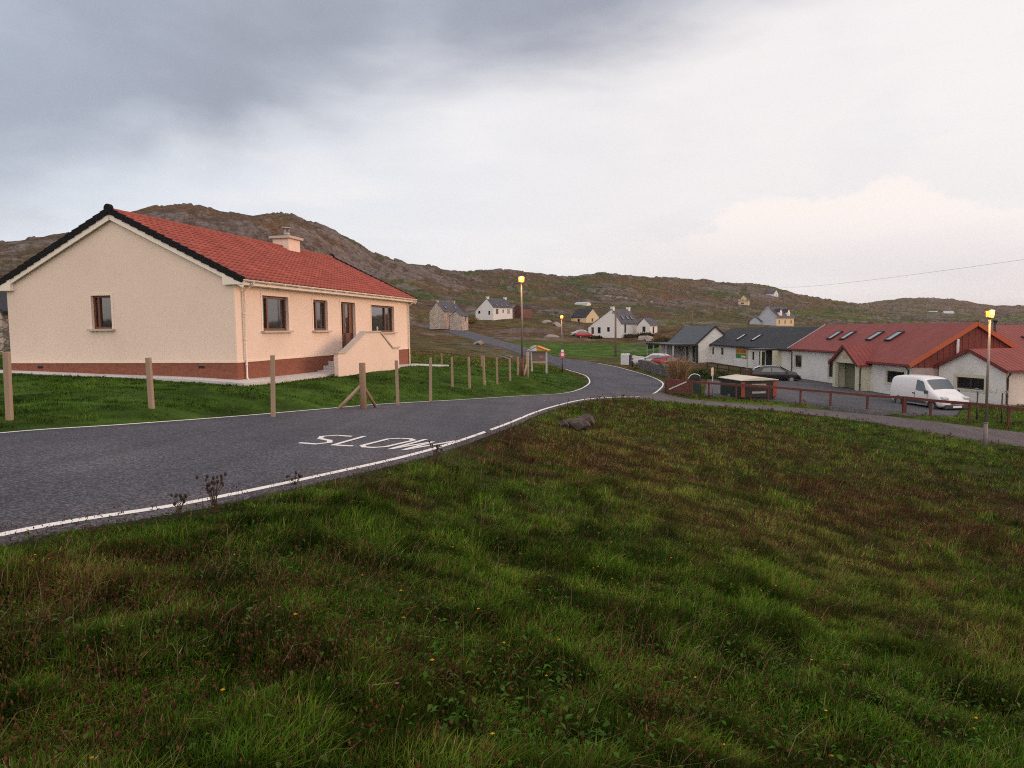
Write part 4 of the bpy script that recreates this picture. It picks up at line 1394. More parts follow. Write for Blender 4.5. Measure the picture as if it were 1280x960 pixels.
# the near half steps forward
SX, SL = -0.85, 8.3
xh2 = xh - 0.85 * xrise / (Wd / 2)
facade(mb, (SX, 0, 0), (0, 1, 0), SL, xh2, [hol['W'][2]], (1, 0, 0), 0.14, z0=-0.8)
facade(mb, (SX, SL, 0), (1, 0, 0), -SX, xh2, [], (0, -1, 0), 0.14, z0=-0.8, top=[(0, xh2), (-SX, xh2), (-SX, xh)])
mb.build('wall', M_harl, t, fixn=False)
MB().poly((SX, 0, -0.8), (Wd, 0, -0.8), (Wd, 0, 1.95), (SX, 0, 1.95)).build('block_wall', M_block, t, fixn=False)
# boarded gable
gb = MB()
n_b = 36
for k in range(n_b):
    x0 = SX + (Wd - SX) * k / n_b; x1 = SX + (Wd - SX) * (k + 1) / n_b - 0.012
    def roofz(x): return xh + xrise - abs(x - Wd / 2) * xrise / (Wd / 2)
    pr = -0.04 if k % 2 else -0.06
    gb.add([(x0, pr, 1.95), (x1, pr, 1.95), (x1, pr, max(1.96, roofz(x1))), (x0, pr, max(1.96, roofz(x0))), (x0, 0.02, 1.95), (x1, 0.02, 1.95), (x1, 0.02, max(1.96, roofz(x1))), (x0, 0.02, max(1.96, roofz(x0)))],
           [(0, 1, 2, 3), (0, 3, 7, 4), (1, 5, 6, 2), (3, 2, 6, 7), (0, 4, 5, 1)])
gb.build('gable_boarding', mat('red_boarding', (0.165, 0.032, 0.021), 0.7, scale=3, amt=0.25, fine=30, fine_amt=0.15, stretch=(1, 1, .2)), t)
for h_ in hol['W'][:2]: window(t, (0, 0, 0), (0, 1, 0), (1, 0, 0), h_, 0.14, 0.07, (), M_frame2, M_gl2)
window(t, (SX, 0, 0), (0, 1, 0), (1, 0, 0), hol['W'][2], 0.14, 0.07, ((hol['W'][2][0] + hol['W'][2][1]) / 2,), M_frame2, M_gl2)
for h_ in hol['W'][:2]:
    sb = MB()
    sb.box(-0.012, 0, h_[0] - .14, h_[0], h_[2] - .14, h_[3] + .14).box(-0.012, 0, h_[1], h_[1] + .14, h_[2] - .14, h_[3] + .14).box(-0.012, 0, h_[0], h_[1], h_[3], h_[3] + .14).box(-0.012, 0, h_[0], h_[1], h_[2] - .14, h_[2])
    sb.build('window_surround', M_greencream, t)
h_ = hol['W'][2]
sb = MB()
sb.box(SX - 0.012, SX, h_[0] - .14, h_[0], h_[2] - .14, h_[3] + .14).box(SX - 0.012, SX, h_[1], h_[1] + .14, h_[2] - .14, h_[3] + .14).box(SX - 0.012, SX, h_[0], h_[1], h_[3], h_[3] + .14).box(SX - 0.012, SX, h_[0], h_[1], h_[2] - .14, h_[2])
sb.build('window_surround', M_greencream, t)
k_ = xrise / (Wd / 2)
e1, e2 = 0.28, -SX + 0.28
rm_ = MB()
rm_.prism([(-e1, xh - k_ * e1), (Wd / 2, xh + xrise), (Wd + e1, xh - k_ * e1), (Wd + e1, xh - k_ * e1 + .12), (Wd / 2, xh + xrise + .125), (-e1, xh - k_ * e1 + .12)], L1 - SL + 0.15, 'y', SL)
rm_.prism([(-e2, xh - k_ * e2), (Wd / 2, xh + xrise), (Wd + e1, xh - k_ * e1), (Wd + e1, xh - k_ * e1 + .12), (Wd / 2, xh + xrise + .125), (-e2, xh - k_ * e2 + .12)], SL + 0.20 - 0.004, 'y', -0.20)
ro = rm_.build('roof', M_redroof, t); uv_roof(ro, None)
bb = MB()
bb.bar((-e2 - .02, -0.23, xh - k_ * e2 + 0.02), (Wd / 2, -0.23, xh + xrise + 0.04), 0.04, 0.26); bb.bar((Wd / 2, -0.23, xh + xrise + 0.04), (Wd + e1, -0.23, xh - k_ * e1 + 0.02), 0.04, 0.26)
bb.build('bargeboard', M_lamplit_board, t)
bb = MB(); bb.bar((-e1 - .02, L1 + 0.18, xh - k_ * e1 + 0.04), (Wd / 2, L1 + 0.18, xh + xrise + 0.06), 0.05, 0.24); bb.bar((-e1 - .02, SL - 0.03, 0), (-e1 - .02, SL - 0.028, 0.001), .001, .001) if False else None
bb.build('verge_trim', M_trim_pale, t)
gutter(t, SL, L1 + .1, -e1 - 0.06, xh - k_ * e1 + 0.02, -1, M_redbrown)
gutter(t, -0.2, SL - 3.4, -e2 - 0.06, xh - k_ * e2 + 0.02, -1, M_redbrown) if False else gutter(t, -0.2, SL, -e2 - 0.06, xh - k_ * e2 + 0.02, -1, M_redbrown)
downpipe(t, -0.02, L1 - 0.2, xh - 0.12, 0, 0.25, M_trim_dark, 0.045, dx=-1)
downpipe(t, SX - 0.02, 0.25, xh2 - 0.12, 0, 0.25, M_trim_dark, 0.045, dx=-1)
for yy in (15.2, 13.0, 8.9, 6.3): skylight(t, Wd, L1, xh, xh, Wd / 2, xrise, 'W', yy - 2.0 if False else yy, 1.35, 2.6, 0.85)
fl = MB().tube([(1.95, -0.22, 2.1), (1.95, -0.22, 3.75)], 0.085, n=12); fl.build('flue', mat('pale_flue', (0.50, 0.43, 0.41), 0.6), t)
# porch with its own little gable, facing the car park
PX0, PY0, PY1 = -1.75, 4.9, 8.6
pm = (PY0 + PY1) / 2
ph, prz = 1.95, 3.15
mb = MB()
mb.prism([(PY0, -0.8), (PY0, ph), (PY0 + 0.4, ph), (PY0 + 0.4, -0.8)], 0.25, 'x', PX0)
mb.prism([(PY1 - 0.4, -0.8), (PY1 - 0.4, ph), (PY1, ph), (PY1, -0.8)], 0.25, 'x', PX0)
mb.prism([(PY0, ph), (PY1, ph), (pm, prz - 0.02)], 0.25, 'x', PX0)
mb.box(PX0 + 0.25, SX, PY0, PY0 + 0.2, -0.8, ph); mb.box(PX0 + 0.25, 0, PY1 - 0.2, PY1, -0.8, ph)
mb.build('porch', M_greencream, t)
MB().box(SX - 0.06, SX - 0.02, PY0 + 0.25, PY0 + 1.65, 0.0, ph - 0.02).build('door', M_dark, t)
MB().box(SX - 0.05, SX - 0.01, PY0 + 1.66, PY1 - 0.2, -0.05, ph - 0.02).build('porch_panel', mat('olive_panel', (0.16, 0.17, 0.10), 0.8), t)
lg = MB().box(PX0 - 0.008, PX0, pm - 0.35, pm + 0.35, ph + 0.32, ph + 0.62)
lg.build('porch_plaque', mat('faded_plaque', (0.50, 0.36, 0.27), 0.8, scale=9, amt=0.5), t)
pr_ = MB()
kk = (prz - ph) / (pm - PY0)
xe_ = 1.6
pr_.prism([(PY0 - 0.25, ph - kk * .25), (pm, prz), (PY1 + 0.25, ph - kk * .25), (PY1 + .25, ph - kk * .25 + .1), (pm, prz + .1), (PY0 - .25, ph - kk * .25 + .1)], xe_ - PX0 + 0.2, 'x', PX0 - 0.2)
po_ = pr_.build('porch_roof', M_redroof, t); uv_roof(po_, None)
pb = MB(); pb.bar((PX0 - 0.22, PY0 - 0.27, ph - kk * .25 + .03), (PX0 - 0.22, pm, prz + .05), .04, .2); pb.bar((PX0 - 0.22, pm, prz + .05), (PX0 - 0.22, PY1 + .27, ph - kk * .25 + .03), .04, .2)
pb.build('bargeboard', M_redbrown, t)
downpipe(t, PX0 + 0.12, PY0 - 0.02, ph - 0.2, 0, 0.12, M_trim_dark, 0.045, dx=0, dy=-1)

# ---- wing behind with its ridge across the view
wing = gabled('hall_wing', 'red roofed hall behind the boarded gable with a dark flue pipe on its slope', 'building', (57, 54.0, RG), R(90), 11.0, 24.0, 2.6, 1.86, M_harl, M_redroof, oh=0.3, trim=M_redbrown)
fp = MB().tube([(2.9, 18.0, 3.2), (2.9, 18.0, 4.9)], 0.12, n=10); fp.tube([(2.9, 18.0, 4.85), (2.9, 18.0, 5.02)], 0.2, n=10); fp.build('flue', M_trim_dark, wing)
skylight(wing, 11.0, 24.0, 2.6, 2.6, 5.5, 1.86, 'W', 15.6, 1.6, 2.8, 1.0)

# ---- right-hand building: gable towards the car park, long side towards the road
rb_c = at(1256, 506.5, z=-4.62)
rb_l = at(1177, 500, z=-4.62)
RBA = math.atan2(-0.17, 1.0)
rbt = gabled('harled_annexe', 'white harled annexe with red roof and a wide dark window in its gable, behind the van', 'building', (rb_c[0], rb_c[1], -4.62), RBA + R(90) + 0 * 1.0, 4.9, 16.0, 2.05, 1.02, M_harl, M_redroof,
             holes={}, oh=0.22, trim=M_redbrown) if False else None


def annexe():
    t = thing('harled_annexe', 'white harled annexe with red roof and wide dark gable window beside the parked van', 'building', (rb_c[0], rb_c[1], -4.62), math.atan2(0.19, 1.0))
    # local y runs away along the gable wall (facing -x), local x runs along the long front (facing -y)
    G, Lx, h, rise = 4.9, 17.0, 2.0, 1.05
    gh = (1.45, 3.5, 0.72, 1.42)
    fh = [(2.0, 4.4, 0.8, 1.75), (7.0, 9.4, 0.8, 1.75)]
    mb = MB()
    facade(mb, (0, 0, 0), (0, 1, 0), G, h, [gh], (1, 0, 0), 0.13, z0=-0.9, top=[(0, h), (G, h), (G / 2, h + rise)])
    facade(mb, (0, G, 0), (1, 0, 0), Lx, h, [], (0, -1, 0), 0.13, z0=-0.9)
    facade(mb, (Lx, 0, 0), (0, 1, 0), G, h, [], (-1, 0, 0), 0.13, z0=-0.9, top=[(0, h), (G, h), (G / 2, h + rise)])
    mb.build('wall', M_harl, t, fixn=False)
    m2 = MB(); facade(m2, (0, 0, 0), (1, 0, 0), Lx, h, fh, (0, 1, 0), 0.13, z0=-0.9)
    m2.build('front_wall', mat('lamplit_harling', (0.60, 0.51, 0.45), 0.92, scale=1.0, amt=0.08, fine=50, fine_amt=0.14, bump=0.5, bump_scale=70, tint=(0.42, 0.36, 0.32), tint_amt=0.4), t, fixn=False)  # warm lamplight on this front is painted into the harling colour
    window(t, (0, 0, 0), (0, 1, 0), (1, 0, 0), gh, 0.13, 0.08, ((gh[0] + gh[1]) / 2,), M_frame2, M_gl2)
    for q in fh: window(t, (0, 0, 0), (1, 0, 0), (0, 1, 0), q, 0.13, 0.08, ((q[0] + q[1]) / 2,), M_frame2, M_gl2)
    s = MB()
    for a0, a1, b0, b1 in ((gh[0] - .2, gh[0], gh[2] - .16, gh[3] + .2), (gh[1], gh[1] + .2, gh[2] - .16, gh[3] + .2), (gh[0], gh[1], gh[3], gh[3] + .2), (gh[0], gh[1], gh[2] - .16, gh[2])):
        s.box(-0.014, 0, a0, a1, b0, b1)
    s.build('window_surround', M_greencream, t)
    k = rise / (G / 2)
    e = 0.22
    r = MB().prism([(-e, h - k * e), (G / 2, h + rise), (G + e, h - k * e), (G + e, h - k * e + .11), (G / 2, h + rise + .115), (-e, h - k * e + .11)], Lx + 0.4, 'x', -0.2)
    ro = r.build('roof', M_redroof, t); uv_roof(ro, None)
    b = MB(); b.bar((-0.23, -e - .02, h - k * e + .03), (-0.23, G / 2, h + rise + .05), .04, .2); b.bar((-0.23, G / 2, h + rise + .05), (-0.23, G + e + .02, h - k * e + .03), .04, .2)
    b.build('bargeboard', M_redbrown, t)
    g = MB(); g.bar((-0.2, -e - 0.05, h - k * e + .02), (Lx, -e - 0.05, h - k * e + .02), .1, .1); g.build('gutter', M_redbrown, t)
    downpipe(t, 0.06, -0.02, h - 0.1, 0, 0.2, M_trim_dark, 0.05, dx=0, dy=-1)
    MB().box(0.9, Lx, -2.2, -0.012, -0.6, 0.05).build('plinth_slab', M_concrete, t)
    return t


annexe()

# ---- shop with the dark slate roof
shop = gabled('shop', 'white shop with a dark slate roof, two skylights and a green and yellow sign', 'shop', (27.35, 65.8, -4.65), R(1.6), 6.4, 29.0, 2.52, 1.95, M_harl, M_slate, oh=0.3, ohg=0.05,
              holes={'W': [(23.0, 24.0, 1.2, 2.1), (9.5, 11.2, 0.5, 2.0, 'window', ()), (12.6, 13.2, 1.0, 1.9), (26.8, 27.6, 1.1, 2.1)]}, trim=M_trim_dark)
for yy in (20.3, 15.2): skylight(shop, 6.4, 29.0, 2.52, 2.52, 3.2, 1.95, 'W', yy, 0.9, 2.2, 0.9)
# sign: green board, yellow upper band with red lettering-like strokes too small to read
sg = MB().box(-0.05, 0.0, 14.6, 18.4, 1.05, 2.22).build('sign', mat('sign_green', (0.03, 0.20, 0.07), 0.5, scale=2, amt=0.15), shop)
MB().box(-0.056, -0.05, 14.7, 18.3, 1.55, 2.16).build('sign_band', mat('sign_yellow', (0.50, 0.33, 0.04), 0.5, scale=2, amt=0.2), sg)
sl = MB()
yb = 18.1
random.seed(4)
for k in range(9):
    wl = random.uniform(0.22, 0.34)
    sl.box(-0.062, -0.056, yb - wl, yb - wl + 0.09, 1.66, 2.04); sl.box(-0.062, -0.056, yb - 0.09, yb, 1.66, 2.04) if k % 3 else None
    sl.box(-0.062, -0.056, yb - wl + 0.09, yb - 0.09, random.choice((1.66, 1.82, 1.95)), random.choice((2.0, 2.04)))
    yb -= wl + 0.08
sl.build('sign_lettering', mat('sign_red', (0.40, 0.03, 0.02), 0.5), sg)
MB().box(-0.056, -0.05, 15.1, 16.6, 1.14, 1.36).build('sign_strapline', mat('sign_cream', (0.6, 0.6, 0.35), 0.5), sg)
pc = MB().box(-2.2, -0.31, 5.2, 9.2, 2.30, 2.44).build('canopy', M_trim_dark, shop)
for y in (5.3, 9.1): MB().box(-2.1, -1.98, y - .06, y + .06, -0.6, 2.3).build('canopy_post', M_greencream, shop)
MB().box(-0.9, -0.02, 5.24, 5.32, -0.4, 2.3).build('canopy_screen', M_greencream, shop)
MB().box(-0.03, -0.001, 5.4, 9.1, -0.2, 2.28).build('porch_panel', M_dark, shop)
MB().box(-0.06, -0.031, 6.4, 7.5, 0.0, 2.0).build('door', mat('olive_door', (0.13, 0.14, 0.09), 0.7), shop)
downpipe(shop, -0.02, 28.6, 2.4, 0, 0.25, M_trim_dark, 0.05, dx=-1)

# ---- slate building with a veranda at the far end
ver = gabled('veranda_building', 'dark grey roofed building with a deep open veranda beyond the white shop', 'building', (24.7, 93.5, -4.6), R(3), 4.6, 13.5, 2.62, 2.12, M_harl, M_greyboard, oh=0.3, ohg=0.15, trim=M_trim_dark,
             holes={'W': [(1.0, 2.4, 0.0, 2.1), (4.0, 5.2, 0, 2.1), (7.0, 9.0, 0.2, 2.1)]})
vr = MB().box(-3.6, -0.31, -0.6, 13.8, 2.30, 2.46).build('veranda_roof', M_trim_dark, ver)
for y in (-0.4, 3.0, 6.4, 9.8, 13.5): MB().box(-3.5, -3.36, y - .07, y + .07, -0.6, 2.3).build('veranda_post', M_trim_pale, ver)
MB().box(-3.5, -0.3, 5.6, 5.72, -0.4, 2.3).build('veranda_screen', M_trim_pale, ver)
MB().box(-0.35, -0.02, -0.3, -0.2, -0.4, 2.3).build('veranda_end', M_dark, ver)

# ---- outbuilding beside the bungalow, far left
ob_ = hw(-19.0, 5.5, 0.35)
out = gabled('stone_outbuilding', 'rough grey stone outbuilding with dark boarded upper wall beside the bungalow', 'outbuilding', (ob_[0], ob_[1], tz(ob_[0], ob_[1])), -HA, 3.6, 7.0, 2.1, 1.0, M_stonewall, M_slate,
             holes={'S': [(0.5, 2.9, 0.2, 1.9, 'door')]}, fmat=M_dark)


# ------------------------------------------------------------------ the far houses
def house_at(px, py, Y):
    q = at(px, py, Y=Y)
    return (q[0], q[1], q[2])


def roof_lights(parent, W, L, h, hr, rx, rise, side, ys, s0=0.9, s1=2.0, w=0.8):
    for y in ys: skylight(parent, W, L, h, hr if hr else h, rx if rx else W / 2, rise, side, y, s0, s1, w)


HS = []
c = house_at(537, 402, 205)
stone = gabled('stone_cottage', 'grey brown stone cottage with slate roof where the road leaves the village', 'house', c, R(-30), 5.2, 9.0, 2.9, 2.7, M_stonetan, M_slate_blue, chim=((0.4, 0.35, 0.5), (8.6, 0.35, 0.5)),
               holes={'E': [(1.0, 2.0, 0.9, 2.1), (4.0, 5.0, 0.0, 2.0, 'door'), (6.8, 7.8, .9, 2.2)]}, cm=M_stonetan)
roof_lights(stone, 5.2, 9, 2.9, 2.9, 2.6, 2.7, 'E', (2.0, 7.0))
c2 = house_at(562, 403.5, 200)
gabled('cottage_porch_wing', 'low stone wing with a pale gable end joined to the stone cottage', 'house', c2, R(-30) - R(90) + R(90), 4.2, 3.2, 1.9, 1.3, M_stonetan, M_slate_blue, holes={'E': [(1.0, 2.0, 0.4, 1.7)]})
c = house_at(594.5, 394.5, 232)
wh = gabled('white_croft_house', 'white two storey croft house with slate roof and attic skylights on the hillside', 'house', c, R(-42), 8.0, 9.2, 1.6, 2.8, M_whwall, M_slate_blue, hr=2.6, rx=5.1, chim=((0.4, 0.4, 0.5), (8.8, 0.4, 0.5)),
            holes={'S': [(1.2, 2.2, 0.6, 1.5), (5.8, 6.6, 0.1, 1.4)], 'E': [(1.2, 2.4, 0.3, 2.0, 'door'), (4.2, 5.0, 0.8, 1.8), (6.6, 7.8, 0.5, 2.0)]})
roof_lights(wh, 8.0, 9.2, 1.6, 2.6, 5.1, 2.8, 'E', (2.2, 4.6, 7.0), 0.3, 1.1, 0.7)
c = house_at(735.5, 418, 165)
gh = gabled('gable_croft_house', 'white croft house with long sloping gable and two chimneys behind the tall utility pole', 'house', c, R(-38), 8.6, 8.2, 1.7, 3.1, M_whwall, M_slate_blue, hr=2.6, rx=6.2,
            chim=((0.4, 0.4, 0.5), (7.8, 0.4, 0.5)), holes={'S': [(0.8, 1.5, 0.1, 1.65, 'door'), (2.5, 3.3, 0.2, 1.65), (5.0, 5.7, 0.6, 1.6)], 'E': [(1.6, 2.5, 0.2, 2.2, 'door')]})
roof_lights(gh, 8.6, 8.2, 1.7, 2.6, 6.2, 3.1, 'E', (2.0, 4.3, 6.2), 0.8, 1.9, 0.75)
c2 = house_at(797, 417.5, 163)
gabled('front_wing', 'small white wing with a slate roof in front of the croft house', 'house', c2, R(-38) + 0.0, 3.2, 3.6, 2.1, 1.5, M_whwall, M_slate_blue, holes={'S': [(1.2, 2.0, 0.5, 1.7)], 'E': [(1.2, 2.0, 0.1, 1.7)]})
c = house_at(722, 405, 236)
gabled('cream_cottage', 'cream cottage with a bright gable and dark roof left of the croft house', 'house', c, R(40), 6.4, 6.2, 2.6, 2.7, M_ywall, M_slate, holes={'S': [(2.6, 3.5, 0.8, 1.9)], 'W': [(2.0, 3.0, .8, 1.8)]}) if False else \
    gabled('cream_cottage', 'cream cottage with bright gable and dark roof just left of the croft house', 'house', house_at(733, 405, 236), R(42), 6.4, 7.0, 2.4, 2.7, M_ywall, M_slate, holes={'S': [(2.6, 3.5, 0.8, 1.9)], 'W': [(3.0, 4.0, .8, 1.8)]})
c = house_at(936, 407.5, 230)
dh = gabled('dormer_house', 'ochre house with two white dormers on a slate roof beyond the shop', 'house', house_at(948, 408.5, 225), R(-48), 6.0, 11.5, 3.0, 3.1, M_ywall, M_slate_blue, gable_mat=M_shade_wall,
            holes={'E': [(1.2, 2.2, .9, 2.0), (5.0, 6.0, 0.9, 2.0), (9.0, 10.0, .9, 2.0)]}, trim=M_trim_pale)
for y in (3.4, 8.6):
    db = MB().box(3.9, 5.7, y - 0.8, y + 0.8, 3.2, 4.6)
    db.prism([(y - 0.8, 4.6), (y + 0.8, 4.6), (y, 5.6)], 1.8, 'x', 3.9)
    dd = db.build('dormer', M_white, dh)
    MB().box(5.7, 5.72, y - 0.35, y + 0.35, 3.4, 4.5).build('dormer_window', M_gl2, dd)
    MB().bar((4.8, y - 0.95, 4.5), (4.8, y, 5.68), 1.95, 0.08, up=(0, -1, 1)).bar((4.8, y + 0.95, 4.5), (4.8, y, 5.68), 1.95, 0.08, up=(0, 1, 1)).build('dormer_roof', M_slate_blue, dd)
gabled('lean_to_wing', 'low wing in blue grey shade with a slate roof on the left of the dormer house', 'house', house_at(937, 408.5, 226), R(-48), 3.6, 5.0, 1.8, 1.3, M_shade_wall, M_slate_blue)
gabled('pale_chalet', 'tiny pale steep gabled house high on the hillside', 'house', house_at(923, 381, 480), R(-25), 6.5, 6.0, 2.0, 3.4, M_ywall, M_slate, hr=3.0, holes={'S': [(1.5, 3.6, 0.4, 1.4), (3.4, 4.6, 2.6, 3.7)]})
gabled('hilltop_house', 'small slate roofed house just under the skyline on the right shoulder of the hill', 'house', house_at(967.5, 370.5, 640), R(38), 7.0, 8.0, 2.6, 3.2, M_whwall, M_slate_blue, holes={'S': [(2.6, 3.8, 0.8, 2.0)]})
gabled('distant_bungalow', 'far white low house left of the lamp on the right, below the distant hill', 'house', house_at(1173, 396.5, 620), R(75), 8.0, 13.0, 2.8, 2.6, M_whwall, M_trim_pale)
gabled('distant_bungalow', 'far white house with a short pale roof, right of the other far white house', 'house', house_at(1193, 395.5, 640), R(75), 8.0, 8.0, 2.8, 2.2, M_whwall, M_trim_pale)
gabled('distant_barn', 'long pale low barn half hidden on the slope above the cream cottage', 'barn', house_at(733.5, 382.5, 345), R(60), 5.0, 6.5, 1.2, 0.8, M_whwall, M_trim_pale)
gabled('maroon_shed', 'small maroon shed at the right end of the white hillside house', 'shed', house_at(643, 392.5, 238), R(-42), 3.0, 5.5, 2.0, 1.0, M_maroon, M_slate)


# ------------------------------------------------------------------ street lamps
M_pole = mat('lamp_pole', (0.21, 0.185, 0.17), 0.5, scale=6, amt=0.12, metal=0.3)
M_polebase = mat('lamp_base_section', (0.13, 0.115, 0.11), 0.6, scale=6, amt=0.15)
M_lamp = emit_mat('sodium_lamp', (1.0, 0.235, 0.03), 2.8)


def street_lamp(loc, h, label, energy, dark_base=False):
    t = thing('street_lamp', label, 'street lamp', loc, 0, 'village street lamps')
    MB().tube([(0, 0, 1.0), (0, 0, h - 0.34)], [0.052, 0.042], n=12).build('pole', M_pole, t)
    MB().tube([(0, 0, -0.4), (0, 0, 1.0)], [0.078, 0.075], n=12).tube([(0, 0, 1.0), (0, 0, 1.03)], [0.085, 0.085], n=12).build('base_section', M_maroon if dark_base else M_polebase, t)
    ln = MB().tube([(0, 0, h - 0.30), (0, 0, h - 0.06)], [0.135, 0.155], n=16).build('lantern', M_lamp, t)
    MB().tube([(0, 0, h - 0.37), (0, 0, h - 0.30)], [0.06, 0.15], n=16).build('lantern_cup', M_polebase, ln)
    MB().tube([(0, 0, h - 0.06), (0, 0, h - 0.02), (0, 0, h + 0.02)], [0.17, 0.14, 0.03], n=16).build('lantern_lid', M_polebase, ln)
    l = bpy.data.lights.new('lamp_light', 'POINT')
    l.energy = energy; l.color = (1.0, 0.50, 0.16); l.shadow_soft_size = 0.17
    lo = bpy.data.objects.new('lamp_light', l); COL.objects.link(lo); lo.parent = t; lo.location = (0, 0.25, h - 0.15)
    l2 = bpy.data.lights.new('lamp_light', 'POINT')
    l2.energy = energy; l2.color = (1.0, 0.50, 0.16); l2.shadow_soft_size = 0.1
    lo2 = bpy.data.objects.new('lamp_light', l2); COL.objects.link(lo2); lo2.parent = t; lo2.location = (0, -0.25, h - 0.12)
    return t


q = on_ground(1231, 560, 28.3); street_lamp(q, 5.58, 'lit orange street lamp on the grass beside the lane, nearest of the lamps', 90)
q = on_ground(653, 470, 36.0); street_lamp(q, at(650.5, 345, Y=36)[2] - q[2], 'lit street lamp at the end of the lawn fence with a dark lower section', 60, True)
q = on_ground(702.5, 462, 70.0); street_lamp(q, at(702, 394, Y=70)[2] - q[2], 'lit street lamp beyond the bend beside the pink round sign', 50)

# ------------------------------------------------------------------ utility poles and the overhead wire
M_wood = mat('weathered_pole', (0.17, 0.115, 0.08), 0.85, scale=4, amt=0.2, fine=30, fine_amt=0.15, stretch=(1, 1, 0.15))
M_post = mat('new_fence_post', (0.30, 0.215, 0.15), 0.85, scale=5, amt=0.2, fine=35, fine_amt=0.15, stretch=(1, 1, 0.15), bump=0.3)
M_post_dark = mat('round_post', (0.24, 0.155, 0.10), 0.85, scale=5, amt=0.25, fine=35, fine_amt=0.15, stretch=(1, 1, 0.15), bump=0.3)


def utility_pole(px, pyt, pyb, Y, label, r=0.12):
    q = on_ground(px, pyb, Y)
    h = at(px, pyt, Y=Y)[2] - q[2]
    t = thing('utility_pole', label, 'utility pole', q, 0, 'wooden utility poles')
    MB().tube([(0, 0, -0.5), (0, 0, h)], [r, r * 0.75], n=10).build('pole', M_wood, t)
    MB().box(-0.55, 0.55, -0.06, 0.06, h - 0.45, h - 0.33).build('crossarm', M_wood, t)
    ins = MB()
    for x in (-0.48, 0.48): ins.tube([(x, 0, h - 0.33), (x, 0, h - 0.2)], 0.04, n=8)
    ins.build('insulators', M_trim_pale, t)
    return t, h


utility_pole(769.5, 388, 448, 104, 'tall wooden utility pole at the field edge before the croft house', 0.17)
utility_pole(865, 388, 406, 185, 'far wooden pole rising directly above the veranda building roof', 0.16)
utility_pole(885.5, 384, 402, 215, 'far wooden pole above the pale gable of the veranda building', 0.15)
utility_pole(911.5, 383, 402, 235, 'far wooden pole above the left skylight of the shop', 0.15)
utility_pole(935.5, 384, 406, 245, 'far wooden pole just left of the ochre dormer house', 0.15)
up_far, hf = utility_pole(961.5, 373.5, 389, 330, 'far wooden pole on the slope above the dormer house roof', 0.18)
utility_pole(592.5, 370, 388, 270, 'thin wooden pole on the slope left of the white croft house', 0.12)
utility_pole(561.5, 372, 404, 198, 'thin wooden pole in front of the stone cottage', 0.1)
utility_pole(713.5, 388, 402, 240, 'thin wooden pole on the slope beyond the third lamp', 0.12)
utility_pole(1003, 375, 386, 480, 'far wooden pole on the moor right of the dormer house', 0.2)
np_q = at(1284, 500, Y=46)
np_ = thing('utility_pole', 'wooden utility pole at the right edge carrying the overhead wire', 'utility pole', (np_q[0], np_q[1], tz(np_q[0], np_q[1])), 0, 'wooden utility poles')
nh = at(1284, 319, Y=46)[2] - tz(np_q[0], np_q[1])
MB().tube([(0, 0, -0.5), (0, 0, nh)], [0.14, 0.10], n=10).build('pole', M_wood, np_)
MB().box(-0.2, 0.2, -0.05, 0.05, nh - 0.3, nh - 0.2).build('crossarm', M_wood, np_)
wmb = MB()
A0 = np.array([np_q[0], np_q[1], tz(np_q[0], np_q[1]) + nh - 0.2])
B0 = at(972, 358.5, Y=330)
P = []
for k in range(41):
    s_ = k / 40
    p = A0 + (B0 - A0) * s_; p[2] -= 4.0 * s_ * (1 - s_) * 0.8
    P.append(p)
wmb.tube(P, [0.009 + 0.035 * k / 40 for k in range(41)], n=5)
tag(wmb.build('overhead_wire', mat('wire', (0.42, 0.40, 0.40), 0.6)), 'thin overhead wire crossing the sky down to the right edge pole', 'wire')

# ------------------------------------------------------------------ fence posts round the lawn
fp = [(12, 440, 523, 12.75, 'first'), (190, 447, 517, 14.9, ''), (341, 444, 510, 16.2, ''), (497, 450.5, 494, 22.0, ''), (537.8, 447, 487.5, 24.6, ''), (565.5, 446.6, 478.7, 29.5, ''),
      (587, 446, 477.8, 30.5, ''), (605.5, 444.8, 475, 32.2, ''), (621.6, 447, 473.6, 33.5, ''), (637.6, 448, 471.5, 35, ''), (647.5, 446, 470, 37, ''), (552.4, 441.6, 458, 50, ''), (602, 444.5, 461, 52, '')]
flabels = ['square timber fence post at the left edge of the lawn', 'square timber fence post in front of the bungalow gable', 'square timber fence post standing before the front corner window',
           'slim fence post in front of the right end of the porch wall', 'slim fence post just right of the bungalow', 'second slim post to the right of the bungalow wall', 'third slim post to the right of the bungalow wall',
           'slim fence post midway along the run behind the lawn', 'slim fence post four before the lamp', 'slim fence post two before the lamp', 'slim fence post nearest the lamp with the dark lower section',
           'short far post behind the lawn at the concrete path end', 'short far post behind the middle of the lawn fence']
pmesh = MB().box(-0.048, 0.048, -0.048, 0.048, -0.4, 1.0)
p0 = pmesh.build('fence_post', M_post, bevel=0.008)
for k, (px, pt, pb_, Y, _) in enumerate(fp):
    o = p0 if k == 0 else p0.copy()
    if k: COL.objects.link(o)
    q = on_ground(px, pb_, Y)
    h = at(px, pt, Y=Y)[2] - q[2]
    o.location = q; o.scale = (1, 1, max(0.8, h)); o.rotation_euler = (R(random.uniform(-1.5, 1.5)), R(random.uniform(-1.5, 1.5)), random.uniform(-.3, .3))
    tag(o, flabels[k], 'fence post', 'timber fence posts round the lawn')
q = on_ground(454, 502, 19.6)
h = at(453, 453.5, Y=19.6)[2] - q[2]
sp_ = thing('strainer_post', 'stout round corner post held by two sloping struts on the lawn', 'fence post', q, 0)
MB().tube([(0, 0, -0.4), (0, 0, h - 0.01), (0, 0, h)], [0.095, 0.09, 0.08], n=14).build('post', M_post_dark, sp_)
e1_ = on_ground(416, 504, 19.3) - q; e2_ = on_ground(473, 500, 20.6) - q
